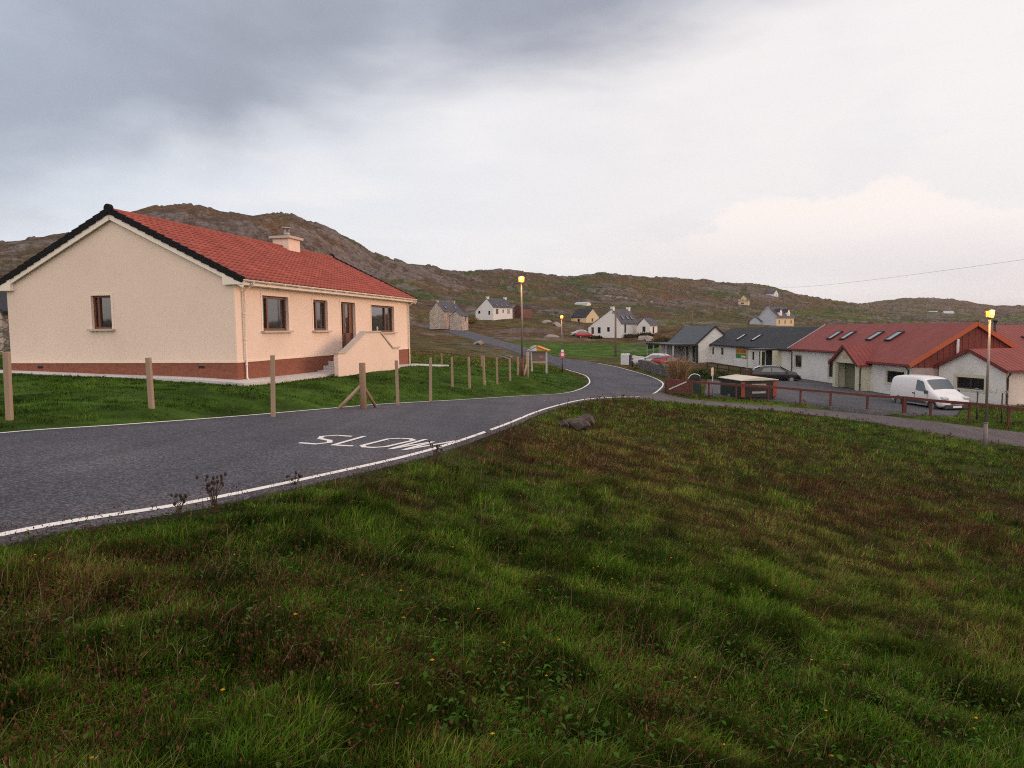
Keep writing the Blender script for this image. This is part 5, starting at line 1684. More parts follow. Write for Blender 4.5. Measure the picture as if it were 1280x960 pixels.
MB().tube([(-0.04, 0, h * 0.55), tuple(e1_ + np.array([0, 0, -0.05]))], 0.05, n=10).build('strut', M_post, sp_)
MB().tube([(0.04, 0, h * 0.5), tuple(e2_ + np.array([0, 0, -0.05]))], 0.045, n=10).build('strut', M_post_dark, sp_)
q = on_ground(659.5, 471, 38.5)
h = at(660, 440, Y=38.5)[2] - q[2]
sp2 = thing('strainer_post', 'pale end post with one leaning strut beside the second lamp', 'fence post', q, 0)
MB().tube([(0, 0, -0.4), (0, 0, h)], [0.085, 0.08], n=12).build('post', M_post, sp2)
MB().tube([(-0.02, 0, h * 0.6), (-0.26, -0.5, 0.0)], 0.05, n=10).build('strut', M_post, sp2)

# ------------------------------------------------------------------ maroon rail fence along the car park
fence_px = [(832, 474.5, 493), (886, 479, 496.5), (920, 481, 499), (960, 483.5, 502), (1000.5, 487, 505), (1038, 490, 509), (1084, 494.5, 514), (1130, 497, 518), (1163, 500.5, 521), (1211, 504.5, 527.5), (1260, 509, 533), (1312, 515, 541), (1366, 522, 549)]
fY = [41, 40.6, 40.0, 39.4, 38.7, 38.0, 37.1, 36.0, 35.2, 33.8, 32.4, 31.0, 29.6]
fen = thing('rail_fence', 'low maroon single rail timber fence along the edge of the car park', 'fence', on_ground(1084, 514, 37.1), 0)
fo_ = np.array(fen.location)
tops = []
for k, (px, pt, pb_) in enumerate(fence_px):
    q = on_ground(px, pb_, fY[k])
    h = at(px, pt, Y=fY[k])[2] - q[2]
    w_ = 0.085 if k != 7 else 0.16
    l_ = q - fo_
    MB().box(l_[0] - w_ / 2, l_[0] + w_ / 2, l_[1] - w_ / 2, l_[1] + w_ / 2, l_[2] - 0.4, l_[2] + h - 0.045 + (0.1 if k == 7 else 0)).build('post', M_maroon, fen)
    tops.append(l_ + np.array([0, 0, h]))
for k, (p, q) in enumerate(zip(tops[:-1], tops[1:])):
    d = (q - p) / np.linalg.norm(q - p)
    MB().bar(p + d * 0.004 + np.array([0, 0, 0.006 * (k % 2)]), q - d * 0.004 + np.array([0, 0, 0.006 * (k % 2)]), 0.12, 0.125).build('rail', M_maroon, fen)
# slatted gate panel at the left end of the fence
g0, g1 = on_ground(834, 493.5, 40.6), on_ground(866, 494.5, 40.2)
gt = thing('slatted_panel', 'dark maroon slatted timber panel at the left end of the car park fence', 'fence panel', g0, math.atan2(g1[1] - g0[1], g1[0] - g0[0]))
gl = float(np.linalg.norm((g1 - g0)[:2])); 
gp = MB()
x = 0.0
while x < gl: gp.box(x, x + 0.085, -0.02, 0.01, 0.0, 0.80); x += 0.105
gp.build('slats', M_maroon, gt)
MB().box(-0.03, gl + 0.05, 0.01, 0.06, 0.62, 0.72).box(-0.03, gl + 0.05, 0.01, 0.06, 0.1, 0.2).build('rails', M_maroon, gt)
MB().bar((0.1, -0.04, 0.25), (gl * 0.75, -0.04, 0.7), 0.03, 0.07).build('brace', M_trim_pale, gt)

# ------------------------------------------------------------------ vehicles
def paint(name, col, rough=0.28):
    m = mat(name, col, rough, scale=2, amt=0.05, fine=12, fine_amt=0.03, spec=0.5)
    b = next(n for n in m.node_tree.nodes if n.type == 'BSDF_PRINCIPLED')
    b.inputs['Coat Weight'].default_value = 0.25
    b.inputs['Coat Roughness'].default_value = 0.1
    return m


M_tyre = mat('tyre_rubber', (0.018, 0.018, 0.018), 0.85)
M_rim = mat('wheel_rim', (0.30, 0.30, 0.31), 0.4, metal=0.7)
M_plastic = mat('grey_plastic', (0.04, 0.042, 0.045), 0.7, scale=4, amt=0.15)
M_cargl = glass_mat('car_glass', (0.02, 0.03, 0.032), 0.05)
M_light = mat('headlight', (0.55, 0.56, 0.57), 0.15, spec=0.9)
M_red = mat('red_lens', (0.42, 0.025, 0.015), 0.3)


def vehicle(name, label, cat, loc, heading, st, pm, side_windows, screen, rear=None, wheels=(), wr=0.30, group=None, moulding=False, wing=True):
    """st: stations (x, zb, zm, zr, wb, wm, wr) from tail to nose; local x forward, y left"""
    t = thing(name, label, cat, loc, heading, group)
    st = [tuple(map(float, s)) for s in st]

    def stn(x):
        for a, b in zip(st[:-1], st[1:]):
            if a[0] <= x <= b[0] + 1e-9:
                k = (x - a[0]) / (b[0] - a[0] + 1e-9)
                return [p + (q - p) * k for p, q in zip(a, b)]
        return list(st[0] if x < st[0][0] else st[-1])

    def ring(s):
        x, zb, zm, zr, wb, wm, wr_ = s
        hh = zr - zm
        h = [(0, zb), (wb * 0.85, zb), (wb, zb + 0.10), (wm, (zb + zm) * 0.5 + 0.05), (wm * 0.99, zm), (wr_ + (wm - wr_) * 0.12, zr - 0.12 * min(1, hh / .4) - 0.02 * 0), (wr_ * 0.86, zr - 0.015), (0, zr + 0.02)]
        return [(x, y, z) for y, z in h] + [(x, -y, z) for y, z in h[-2:0:-1]]
    vs = []
    for s in st: vs += ring(s)
    n = len(ring(st[0]))
    fs = [(i * n + k, i * n + (k + 1) % n, (i + 1) * n + (k + 1) % n, (i + 1) * n + k) for i in range(len(st) - 1) for k in range(n)]
    fs += [tuple(range(n - 1, -1, -1)), tuple(range((len(st) - 1) * n, len(st) * n))]
    b = MB().add(vs, fs, True).build('body', pm, t)
    sub = b.modifiers.new('smooth', 'SUBSURF'); sub.levels = sub.render_levels = 2

    def side_pt(x, k, sg, off=0.012):
        """k 0..1 from belt line to just under the roof edge"""
        s = stn(x)
        zt = s[3] - 0.12 * min(1, (s[3] - s[2]) / .4)
        y = s[5] * 0.99 + (s[6] + (s[5] - s[6]) * 0.12 - s[5] * 0.99) * k
        return (x, sg * (y + off), s[2] + (zt - s[2]) * k)
    for sg in (1, -1):
        for wpoly in side_windows:
            g = MB(); g.poly(*[side_pt(x, k, sg) for x, k in wpoly])
            g.build('side_window', M_cargl, t)
    for nm, sc in (('windscreen', screen), ('rear_window', rear)):
        if not sc: continue
        xa, xb, ka = sc
        g = MB()
        sa, sb = stn(xa), stn(xb)
        off = 0.02
        for j in range(6):
            u0, u1 = -1 + j / 3, -1 + (j + 1) / 3
            def P(s, u): return (s[0] + (off if nm == 'windscreen' else -off), u * s[6] * 0.9, s[3] + 0.02 - 0.035 * abs(u) ** 2.5 + off * 0.6)
            g.poly(P(sa, u0), P(sa, u1), P(sb, u1), P(sb, u0))
        g.build(nm, M_cargl, t)
    for wx in wheels:
        for sg in (1, -1):
            s = stn(wx)
            y = s[5] - 0.10
            w_ = MB().tube([(wx, sg * (y - 0.10), wr), (wx, sg * (y - 0.09), wr), (wx, sg * (y + 0.085), wr), (wx, sg * (y + 0.105), wr)], [wr - 0.03, wr, wr, wr - 0.04], n=24).build('wheel', M_tyre, t)
            MB().tube([(wx, sg * (y + 0.10), wr), (wx, sg * (y + 0.112), wr)], [wr * 0.62, wr * 0.58], n=18).build('rim', M_rim, w_)
            a = MB()
            outer = []
            for k in range(13):
                an = PI * k / 12
                outer.append((math.cos(an), math.sin(an)))
            vsA = []
            for r_ in (wr * 0.98, wr * 1.22):
                for c_, s_ in outer: vsA.append((wx + c_ * r_, sg * (s[5] + 0.012), wr + s_ * r_ - 0.02))
            a.add(vsA, [(k, k + 1, 13 + k + 1, 13 + k) for k in range(12)])
            a.build('wheel_arch', M_plastic if moulding else M_tyre, t)
    x1 = st[-1][0]
    nose = stn(x1 - 0.2)
    for sg in (1, -1):
        MB().obox((x1 - 0.16, sg * nose[5] * 0.74, nose[2] - 0.02), (1, 0, -0.3), (0, 1, 0), (0.3, 0, 1), 0.12, 0.17, 0.09).build('headlight', M_light, t, bevel=0.02)
        MB().obox((st[0][0] + 0.03, sg * (st[0][5] - 0.05), st[0][2] + 0.05), (1, 0, 0), (0, 1, 0), (0, 0, 1), 0.03, 0.05, 0.14).build('tail_light', M_red, t)
    MB().box(x1 - 0.12, x1 + 0.05, -nose[5] * 0.82, nose[5] * 0.82, 0.24, 0.46).build('bumper', M_plastic if moulding else pm, t, bevel=0.04)
    MB().box(x1 - 0.05, x1 + 0.035, -nose[5] * 0.4, nose[5] * 0.4, 0.50, 0.62).build('grille', M_tyre, t)
    MB().box(x1 + 0.05, x1 + 0.058, -0.26, 0.26, 0.30, 0.41).build('number_plate', M_white, t)
    if wing:
        for sg in (1, -1):
            m = side_pt(screen[1] - 0.25, 0.12, sg, 0.10)
            MB().obox(m, (1, 0, 0), (0, 1, 0), (0, 0, 1), 0.05, 0.10, 0.09).build('wing_mirror', M_plastic, t, bevel=0.02)
    return t, side_pt, stn


van_st = [(-2.16, .45, .98, 1.50, .76, .80, .62), (-2.12, .32, 1.05, 1.74, .84, .88, .72), (-1.95, .26, 1.08, 1.85, .86, .90, .75), (-1.0, .25, 1.10, 1.90, .86, .905, .76), (0.1, .25, 1.10, 1.90, .86, .905, .76),
          (0.50, .25, 1.09, 1.83, .86, .905, .74), (0.66, .25, 1.08, 1.74, .86, .90, .73), (1.32, .25, 1.03, 1.13, .86, .89, .72), (1.80, .26, .90, .99, .85, .87, .68), (2.08, .30, .74, .82, .80, .82, .60), (2.18, .36, .60, .68, .70, .72, .52)]
vloc = np.array([23.75, 40.0, 0.0]); vloc[2] = tz(vloc[0], vloc[1]) + 0.10
VAN_H = math.atan2(-1.0, 0.13)
van, spt, stn_ = vehicle('van', 'white panel van parked beyond the maroon rail fence', 'van', vloc, VAN_H, van_st, paint('van_white', (0.74, 0.74, 0.75)), [[(0.12, 0.06), (0.12, 0.92), (0.58, 0.93), (0.82, 0.5), (1.05, 0.06)]], (0.68, 1.30, 0), None,
                         (-1.28, 1.42), 0.32, moulding=True)
for sg in (1, -1):
    MB().poly(*[(x, sg * 0.922, z) for x, z in ((-0.9, 0.42), (1.0, 0.42), (1.0, 0.56), (-0.9, 0.56))]).build('side_moulding', M_plastic, van)
    MB().obox((0.0, sg * 0.93, 0.95), (1, 0, 0), (0, 1, 0), (0, 0, 1), 0.09, 0.012, 0.025).build('door_handle', M_plastic, van)
    sl_ = MB()
    for x in (0.08, 1.08): sl_.box(x - 0.006, x + 0.006, sg * 0.912 - 0.003, sg * 0.912 + 0.003, 0.40, 1.06)
    sl_.build('door_seam', M_tyre, van)

hat_st = [(-1.95, .40, .72, .88, .68, .72, .60), (-1.90, .32, .80, 1.0, .76, .80, .62), (-1.72, .25, .88, 1.20, .80, .84, .60), (-1.25, .22, .90, 1.40, .81, .86, .58), (-0.5, .21, .90, 1.46, .81, .86, .60), (0.1, .21, .90, 1.44, .81, .86, .60),
          (0.35, .21, .90, 1.36, .81, .86, .60), (1.08, .21, .88, .97, .81, .84, .66), (1.6, .24, .78, .86, .80, .82, .62), (1.88, .30, .64, .72, .74, .76, .55), (1.96, .36, .54, .60, .64, .66, .48)]
hat_win = [[(-1.2, 0.12), (-1.0, 0.85), (-0.42, 0.92), (-0.42, 0.06)], [(-0.34, 0.06), (-0.34, 0.92), (0.22, 0.88), (0.62, 0.4), (0.85, 0.06)]]


def hatch(label, px, py, Y, heading, pm, dz=0.02, sc=1.0):
    q = on_ground(px, py, Y); q[2] += dz
    t, _, _ = vehicle('hatchback', label, 'car', q, heading, hat_st, pm, hat_win, (0.38, 1.06, 0), (-1.7, -1.28, 0), (-1.2, 1.2), 0.29)
    t.scale = (sc, sc, sc)
    return t


hatch('black hatchback parked between the shop and the red roofed building', 969, 475, 60.0, R(-14), paint('car_black', (0.012, 0.012, 0.014)), 0.10)
hatch('red car parked behind the drystone wall by the bend', 834, 452, 74, R(40), paint('car_red', (0.22, 0.018, 0.022)), 0.02)
hatch('pale car parked left of the red car behind the drystone wall', 817, 451, 80, R(160), paint('car_pale', (0.50, 0.47, 0.47)), 0.02)
hatch('red car parked at the left end of the croft house', 730.5, 421.5, 160, R(12), paint('car_red_far', (0.40, 0.02, 0.025)), 0.0)
hatch('pale silver car parked behind the far red car at the croft house', 724, 417, 170, R(190), paint('car_silver', (0.45, 0.47, 0.47)), 0.0)

# ------------------------------------------------------------------ covered trailer, bin, signs and small things of the car park
q = on_ground(948, 501, 40.4); q[2] += 0.02
tr = thing('covered_trailer', 'dark covered trailer with a pale roof and orange red corner panels behind the rail fence', 'trailer', q, R(8))
tr.scale = (1.05, 1.05, 1.16)
M_dkgreen = mat('dark_green_panel', (0.013, 0.030, 0.021), 0.6, scale=3, amt=0.25)
MB().box(-1.03, 1.03, 0, 2.6, 0.30, 1.16).build('body', M_dkgreen, tr, bevel=0.02)
MB().box(-1.0, 1.0, -0.03, -0.002, 0.34, 1.12).build('rear_panel', mat('black_panel', (0.018, 0.014, 0.013), 0.6, scale=4, amt=0.3), tr)
rfm = MB().prism([(-1.12, 1.16), (1.12, 1.16), (1.12, 1.2), (0, 1.32), (-1.12, 1.2)], 2.85, 'y', -0.12)
rfm.build('roof', mat('cream_sheet', (0.56, 0.51, 0.42), 0.7, scale=2, amt=0.12, tint=(0.35, 0.32, 0.27), tint_amt=0.4), tr, bevel=0.01)
M_orred = mat('orange_red_panel', (0.30, 0.042, 0.018), 0.5, scale=5, amt=0.2)
for x0, x1 in ((-1.03, -0.82), (0.82, 1.03)): MB().box(x0, x1, -0.055, -0.031, 0.35, 1.10).build('corner_panel', M_orred, tr)
MB().box(-0.42, 0.42, -0.05, -0.031, 0.88, 1.0).build('name_board', mat('faded_board', (0.30, 0.28, 0.22), 0.7, scale=8, amt=0.4), tr)
MB().box(-0.40, 0.40, -0.05, -0.031, 0.52, 0.62).build('number_plate', mat('dirty_plate', (0.36, 0.35, 0.33), 0.6), tr)
for sx in (-1, 1):
    w_ = MB().tube([(sx * 0.86, 1.4, 0.28), (sx * 1.06, 1.4, 0.28)], 0.28, n=20).build('wheel', M_tyre, tr)
    MB().tube([(sx * 1.06, 1.4, 0.28), (sx * 1.075, 1.4, 0.28)], 0.16, n=14).build('rim', M_rim, w_)
MB().box(-0.9, 0.9, -0.04, 0.0, 0.18, 0.30).build('bumper', M_tyre, tr)

q = on_ground(868.5, 494, 42.0)
bn_ = thing('domed_bin', 'dark domed bin with a white rim behind the left end of the rail fence', 'bin', q, R(-12))
prof = [(-0.36, 0), (0.36, 0), (0.38, 0.85)] + [(0.38 * math.cos(a), 0.85 + 0.36 * math.sin(a)) for a in np.linspace(0, PI, 13)[1:-1]] + [(-0.38, 0.85)]
MB().prism(prof, 0.6, 'y', 0.0).build('body', M_dkgreen, bn_, bevel=0.02)
rim = MB()
for a0, a1 in zip(np.linspace(0.7, PI - 0.25, 13)[:-1], np.linspace(0.7, PI - 0.25, 13)[1:]):
    P = lambda a, r: (r * math.cos(a) * 1.0, 0.85 + r * math.sin(a) * 0.95)
    pts4 = [P(a0, 0.375), P(a1, 0.375), P(a1, 0.41), P(a0, 0.41)]
    rim.prism(pts4, 0.10, 'y', -0.06)
rim.build('rim', M_white, bn_)
MB().box(-0.24, 0.24, -0.012, 0.0, 0.78, 1.0).build('mouth', M_dark, bn_)

q = on_ground(890.5, 494, 42.2)
s_ = thing('sign_post', 'slim grey post with a narrow pale sign seen edge on, beside the trailer', 'sign', q, R(50))
MB().tube([(0, 0, -0.3), (0, 0, 1.95)], 0.032, n=10).build('post', M_steel, s_)
MB().box(-0.30, 0.02, -0.05, -0.033, 1.45, 1.93).build('sign_plate', mat('pale_pink_plate', (0.50, 0.38, 0.33), 0.6), s_)

# ornamental metal sign on two posts in front of the annexe
q = on_ground(1236, 529, 34.0)
d_ = at(1252, 520, Y=33.6) - at(1221, 520, Y=34.4)
hd = math.atan2(d_[1], d_[0])
wd = float(np.hypot(d_[0], d_[1]))
og = thing('scrollwork_sign', 'row of scrolled metal letter shapes on two dark posts in front of the annexe', 'sign', q, hd)
for sx in (-1, 1): MB().tube([(sx * wd / 2, 0, -0.4), (sx * wd / 2, 0, 1.42)], 0.038, n=10).build('post', M_trim_dark, og)
sc = MB()
random.seed(9)
M_scroll = mat('scroll_metal', (0.36, 0.38, 0.42), 0.45, scale=6, amt=0.3, metal=0.4)
x = -wd / 2 - 0.28
sc.tube([(x, 0, 1.44), (wd / 2 + 0.28, 0, 1.44)], 0.014, n=6)
while x < wd / 2 + 0.2:
    r_ = random.uniform(0.06, 0.10)
    c_ = (x + r_, 1.45 + r_ * random.uniform(-.3, .9))
    a0 = random.uniform(0, 6.28); span = random.uniform(4.2, 6.28)
    sc.tube([(c_[0] + r_ * math.cos(a0 + span * k / 12), 0, c_[1] + r_ * math.sin(a0 + span * k / 12)) for k in range(13)], 0.014, n=6)
    x += 2 * r_ + random.uniform(-.01, .03)
sc.build('scrollwork', M_scroll, og)

# notice board with a little pitched roof, beyond the lawn
q = on_ground(674, 466, 55)
nb = thing('notice_board', 'notice board under a small white and orange pitched roof by the bend', 'notice board', q, R(-25))
for sx in (-0.62, 0.62):
    MB().box(sx - 0.05, sx + 0.05, -0.05, 0.05, -0.4, 1.72).build('leg', M_trim_pale, nb)
MB().box(-0.565, 0.565, -0.03, 0.03, 0.78, 1.62).build('board', mat('notice_panel', (0.16, 0.12, 0.11), 0.7, scale=6, amt=0.5), nb)
MB().box(-0.565, 0.565, -0.20, -0.031, 0.74, 0.86).build('shelf', mat('ochre_shelf', (0.38, 0.30, 0.16), 0.7), nb)
MB().box(0.05, 0.38, -0.04, -0.031, 1.1, 1.32).build('poster', mat('pink_poster', (0.42, 0.16, 0.20), 0.7, scale=10, amt=0.5), nb)
MB().prism([(-0.84, 1.70), (-0.84, 1.74), (-0.10, 2.08), (-0.10, 2.04)], 0.7, 'y', -0.35).build('roof_slope', M_white, nb)
MB().prism([(-0.098, 2.04), (-0.098, 2.08), (0.84, 1.74), (0.84, 1.70)], 0.7, 'y', -0.35).build('roof_slope', mat('orange_roof', (0.62, 0.24, 0.03), 0.6), nb)
MB().prism([(-0.80, 1.70), (-0.105, 1.70), (-0.105, 2.03)], 0.03, 'y', -0.25).build('gable_panel', M_white, nb)
MB().prism([(-0.10, 1.70), (0.80, 1.70), (-0.10, 2.03)], 0.03, 'y', -0.25).build('gable_panel', mat('orange_gable', (0.66, 0.27, 0.04), 0.6), nb)

q = on_ground(703, 468, 60)
rs = thing('round_sign', 'round pink road sign with a white top on a dark post near the third lamp', 'road sign', q, R(12))
sh = at(703, 443.5, Y=60)[2] - q[2]
MB().tube([(0, 0, -0.3), (0, 0, sh + 0.2)], 0.045, n=10).build('post', M_trim_dark, rs)
MB().tube([(0, -0.05, sh), (0, -0.065, sh)], 0.27, n=24).build('sign_disc', mat('sign_pink', (0.50, 0.08, 0.15), 0.5), rs)
MB().tube([(0, -0.066, sh + 0.02), (0, -0.071, sh + 0.02)], 0.13, n=20).build('sign_centre', M_white, rs)
MB().box(-0.12, 0.12, -0.066, -0.05, sh + 0.22, sh + 0.44).build('upper_plate', M_white, rs)

# white cabinet, bollard, low white wall and drystone wall by the bend
q = on_ground(782, 455.5, 82)
cb_ = thing('white_cabinet', 'tall white cabinet standing at the roadside on the outside of the bend', 'cabinet', q, R(-18))
MB().box(-0.5, 0.42, -0.4, 0.5, -0.3, 1.28).build('body', M_white, cb_, bevel=0.02)
MB().box(-0.44, 0.36, -0.415, -0.401, 0.05, 1.2).build('door', mat('cabinet_grey', (0.50, 0.51, 0.54), 0.6), cb_)
MB().box(0.44, 0.72, -0.3, 0.3, -0.3, 1.15).build('side_locker', mat('navy_locker', (0.03, 0.04, 0.07), 0.5), cb_, bevel=0.02)
q = on_ground(790.5, 458, 76)
bl = thing('bollard', 'dark roadside bollard between the white cabinet and the drystone wall', 'bollard', q)
MB().tube([(0, 0, -0.2), (0, 0, 0.92), (0, 0, 0.98)], [0.1, 0.09, 0.05], n=12).build('post', M_trim_dark, bl)
MB().tube([(0, 0, 0.70), (0, 0, 0.78)], [0.096, 0.096], n=12).build('band', M_white, bl)
def wall_run(name, label, a, b, h, th, m, cop=None):
    t = thing(name, label, 'wall', a, 0)
    n = 10
    L = b - a
    nrm = np.array([-L[1], L[0], 0]); nrm /= np.linalg.norm(nrm)
    w = MB(); vs = []
    rnd = random.Random(3)
    for k in range(n + 1):
        p = L * k / n
        z = tz(a[0] + p[0], a[1] + p[1]) - a[2]
        hh = h * (1 + (rnd.uniform(-.1, .1) if not cop else 0))
        for s_ in (1, -1):
            vs += [tuple(p * [1, 1, 0] + nrm * s_ * th / 2 + [0, 0, z - 0.4]), tuple(p * [1, 1, 0] + nrm * s_ * th * 0.38 + [0, 0, z + hh])]
    fs = []
    for k in range(n):
        o, q_ = 4 * k, 4 * k + 4
        fs += [(o, q_, q_ + 1, o + 1), (o + 2, o + 3, q_ + 3, q_ + 2), (o + 1, q_ + 1, q_ + 3, o + 3)]
    fs += [(0, 1, 3, 2), (4 * n, 4 * n + 2, 4 * n + 3, 4 * n + 1)]
    w.add(vs, fs); w.build('stonework' if not cop else 'wall_face', m, t)
    return t


wall_run('drystone_wall', 'low grey drystone wall curving along the outside of the bend', on_ground(800, 459, 74), on_ground(846, 473, 54), 0.95, 0.5, M_drystone)
wall_run('white_wall', 'low white wall between the white cabinet and the pale parked car', on_ground(791, 451.5, 90), on_ground(808, 452, 86), 0.85, 0.25, M_white, True)

# garden fence and bench in front of the shop
q = on_ground(922, 464, 66)
gf = thing('garden_fence', 'thin dark post and rail fence in front of the white shop', 'fence', q, 0)
a, b = on_ground(884, 463, 72) - q, on_ground(957, 467, 63) - q
for k in range(6):
    p = a + (b - a) * k / 5
    MB().box(p[0] - .05, p[0] + .05, p[1] - .05, p[1] + .05, p[2] - 0.3, p[2] + 0.95).build('post', M_trim_dark, gf)
for hz_ in (0.9, 0.5): MB().bar(a + [0, -0.08, hz_], b + [0, -0.08, hz_], 0.04, 0.09).build('rail', M_trim_dark, gf)
q = on_ground(935, 468, 60)
be = thing('garden_bench', 'dark brown wooden bench with a solid back beside the black hatchback', 'bench', q, R(15))
M_bench = mat('dark_bench_wood', (0.07, 0.035, 0.03), 0.7, scale=5, amt=0.25)
bb = MB()
for k in range(4): bb.box(-0.55, 0.55, -0.03, 0.0, 0.5 + k * 0.15, 0.5 + k * 0.15 + 0.135)
bb.build('backrest', M_bench, be)
MB().box(-0.55, 0.55, 0.001, 0.45, 0.40, 0.45).build('seat', M_bench, be)
for x in (-0.5, 0.44):
    for y in (-0.09, 0.38): MB().box(x, x + 0.06, y, y + 0.06, -0.2, 0.40 if y > 0 else 1.1).build('leg', M_bench, be)

# ------------------------------------------------------------------ rocks
M_rock = mat('pale_rock', (0.27, 0.225, 0.21), 0.95, scale=2.5, amt=0.35, fine=14, fine_amt=0.25, bump=0.8, bump_scale=9, tint=(0.13, 0.11, 0.09), tint_amt=0.7, tint_scale=1.6)


def rock_mesh(seed):
    bm = bmesh.new()
    bmesh.ops.create_icosphere(bm, subdivisions=3, radius=1.0)
    rnd = random.Random(seed)
    o = Vector((rnd.uniform(0, 50), rnd.uniform(0, 50), rnd.uniform(0, 50)))
    from mathutils import noise as mn
    cuts = [(Vector((rnd.uniform(-1, 1), rnd.uniform(-1, 1), rnd.uniform(-0.3, 1))).normalized(), rnd.uniform(0.45, 0.8)) for _ in range(7)]
    for v in bm.verts:
        d = v.co.normalized()
        r_ = 1 + 0.35 * mn.noise(d * 1.3 + o) + 0.12 * mn.noise(d * 4 + o)
        p = d * r_
        for n_, c_ in cuts:
            e = p.dot(n_) - c_
            if e > 0: p -= n_ * e * 0.9
        v.co = p
    me = bpy.data.meshes.new('boulder'); bm.to_mesh(me); bm.free()
    me.materials.append(M_rock)
    return me


RM = [rock_mesh(k) for k in range(5)]


def boulder(name, label, q, sx, sy, sz, rz, k, group):
    o = bpy.data.objects.new(name, RM[k % 5]); COL.objects.link(o)
    o.location = tuple(q); o.scale = (sx, sy, sz); o.rotation_euler = (random.uniform(-.3, .3), random.uniform(-.3, .3), rz)
    return tag(o, label, 'rock', group)


bank_rocks = [(734, 517, 20.3, .30, .22, .24, 'uppermost pale rock of the rubble breaking through the bank below the road'), (728, 521, 19.8, .26, .2, .17, 'flat slab just under the top rock of the bank rubble'),
              (720, 523, 19.4, .36, .2, .15, 'long middle rock of the rubble on the bank'), (711, 525, 19.0, .32, .2, .14, 'left end rock of the rubble on the bank'),
              (722, 527, 18.8, .28, .2, .13, 'low front rock in the middle of the bank rubble'), (731, 525, 19.2, .2, .16, .16, 'small angular rock at the right of the bank rubble'), (706, 529, 18.4, .2, .16, .12, 'smallest rock at the lower left of the bank rubble')]
for k, (px, py, Y, a, b, c, lb) in enumerate(bank_rocks):
    qq = on_ground(px, py, Y)
    boulder('rock', lb, qq + [0, 0, 0.16], a * .75, b * .75, c * .95, random.uniform(0, 3), k, 'rocks in the bank below the road')
M_rock_dark = mat('bank_rock', (0.085, 0.063, 0.057), 0.95, scale=3.5, amt=0.4, fine=18, fine_amt=0.3, bump=0.9, bump_scale=12, tint=(0.05, 0.04, 0.035), tint_amt=0.7, tint_scale=3)
for o in [q for q in COL.objects if q.get('group') == 'rocks in the bank below the road']:
    o.data = o.data.copy(); o.data.materials[0] = M_rock_dark
hr_ = [(690, 418, 152, 2.0, .8), (698, 403, 215, 2.6, .9), (684, 401, 225, 2.2, .9), (633, 443, 82, 1.1, .35), (598, 431, 108, 1.4, .4), (667, 438, 118, 1.2, .4), (812, 423, 150, 1.6, .8), (803, 424, 152, 1.8, .9), (758, 373, 425, 1.6, 1.3), (763, 372.5, 428, 1.2, 1.1), (772, 373, 425, 1.0, .9),
       (777, 372.5, 425, 1.6, 1.4), (782, 373, 425, 1.2, 1.3), (814, 373, 430, 1.2, 1.2)]
hl_ = ['flat pale rock on the moor below the third lamp', 'grey rock outcrop behind the third lamp', 'low grey outcrop up the slope left of the third lamp', 'flat pale stone in the rough grass behind the lawn posts', 'low pale stone beside the road bend below the stone cottage',
       'pale slab beside the far road near the notice board', 'pinkish boulder in front of the croft house wing', 'grey boulder left of the pink one before the croft house', 'leftmost of the white stones in the row high on the hillside', 'second white stone of the row high on the hillside',
       'small middle white stone of the row high on the hillside', 'fourth and largest white stone of the row high on the hillside', 'right end white stone of the row high on the hillside', 'lone white stone to the right of the hillside row']
for k, (px, py, Y, a, c) in enumerate(hr_):
    boulder('boulder', hl_[k], on_ground(px, py, Y) + [0, 0, c * 0.25], a, a * 0.7, c, random.uniform(0, 3), k, 'pale boulders on the moor')

# ------------------------------------------------------------------ shrubs
M_leaf = attr_mat('leaf', 0.7, transl=0.25, fine=None)


def leaf_cloud(n, rx, ry, rz, size, c0, c1, seed, clumps=9):
    rg_ = np.random.default_rng(seed)
    cc = rg_.normal(size=(clumps, 3)); cc /= np.linalg.norm(cc, axis=1)[:, None]
    cc *= rg_.uniform(0.25, 0.8, (clumps, 1)); cc[:, 2] = np.abs(cc[:, 2])
    k = rg_.integers(0, clumps, n)
    p = cc[k] + rg_.normal(size=(n, 3)) * 0.2 * rg_.uniform(.6, 1.3, (clumps, 1))[k]
    p[:, 2] = np.abs(p[:, 2])
    p = p * [rx, ry, rz]
    d = rg_.normal(size=(n, 3)); d /= np.linalg.norm(d, axis=1)[:, None]
    e = np.cross(d, rg_.normal(size=(n, 3))); e /= np.linalg.norm(e, axis=1)[:, None]
    s = size * rg_.uniform(0.6, 1.4, (n, 1))
    V = np.stack([p - d * s, p + e * s * .45, p + d * s, p - e * s * .45], 1).reshape(-1, 3)
    t = rg_.uniform(0, 1, (clumps, 1))[k] * 0.6 + rg_.uniform(0, 1, (n, 1)) * 0.4
    c = np.repeat(np.array(c0) + (np.array(c1) - np.array(c0)) * t, 4, 0)
    return V, np.arange(n * 4).reshape(-1, 4), c


def shrub(name, label, cat, q, rx, rz, n, size, c0, c1, seed, group=None):
    t = thing(name, label, cat, q, 0, group)
    V, Q, c = leaf_cloud(n, rx, rx * 0.8, rz, size, c0, c1, seed)
    f = big_mesh('foliage', V, Q, np.zeros((0, 3), int), c, M_leaf, False); f.parent = t
    s = MB()
    for k in range(5):
        a = k * 1.3 + seed
        s.tube([(0, 0, -0.1), (rx * .25 * math.cos(a), rx * .25 * math.sin(a), rz * 0.4), (rx * .5 * math.cos(a), rx * .5 * math.sin(a), rz * 0.75)], [0.03, 0.02, 0.008], n=6)
    s.build('stems', M_wood, t)
    return t


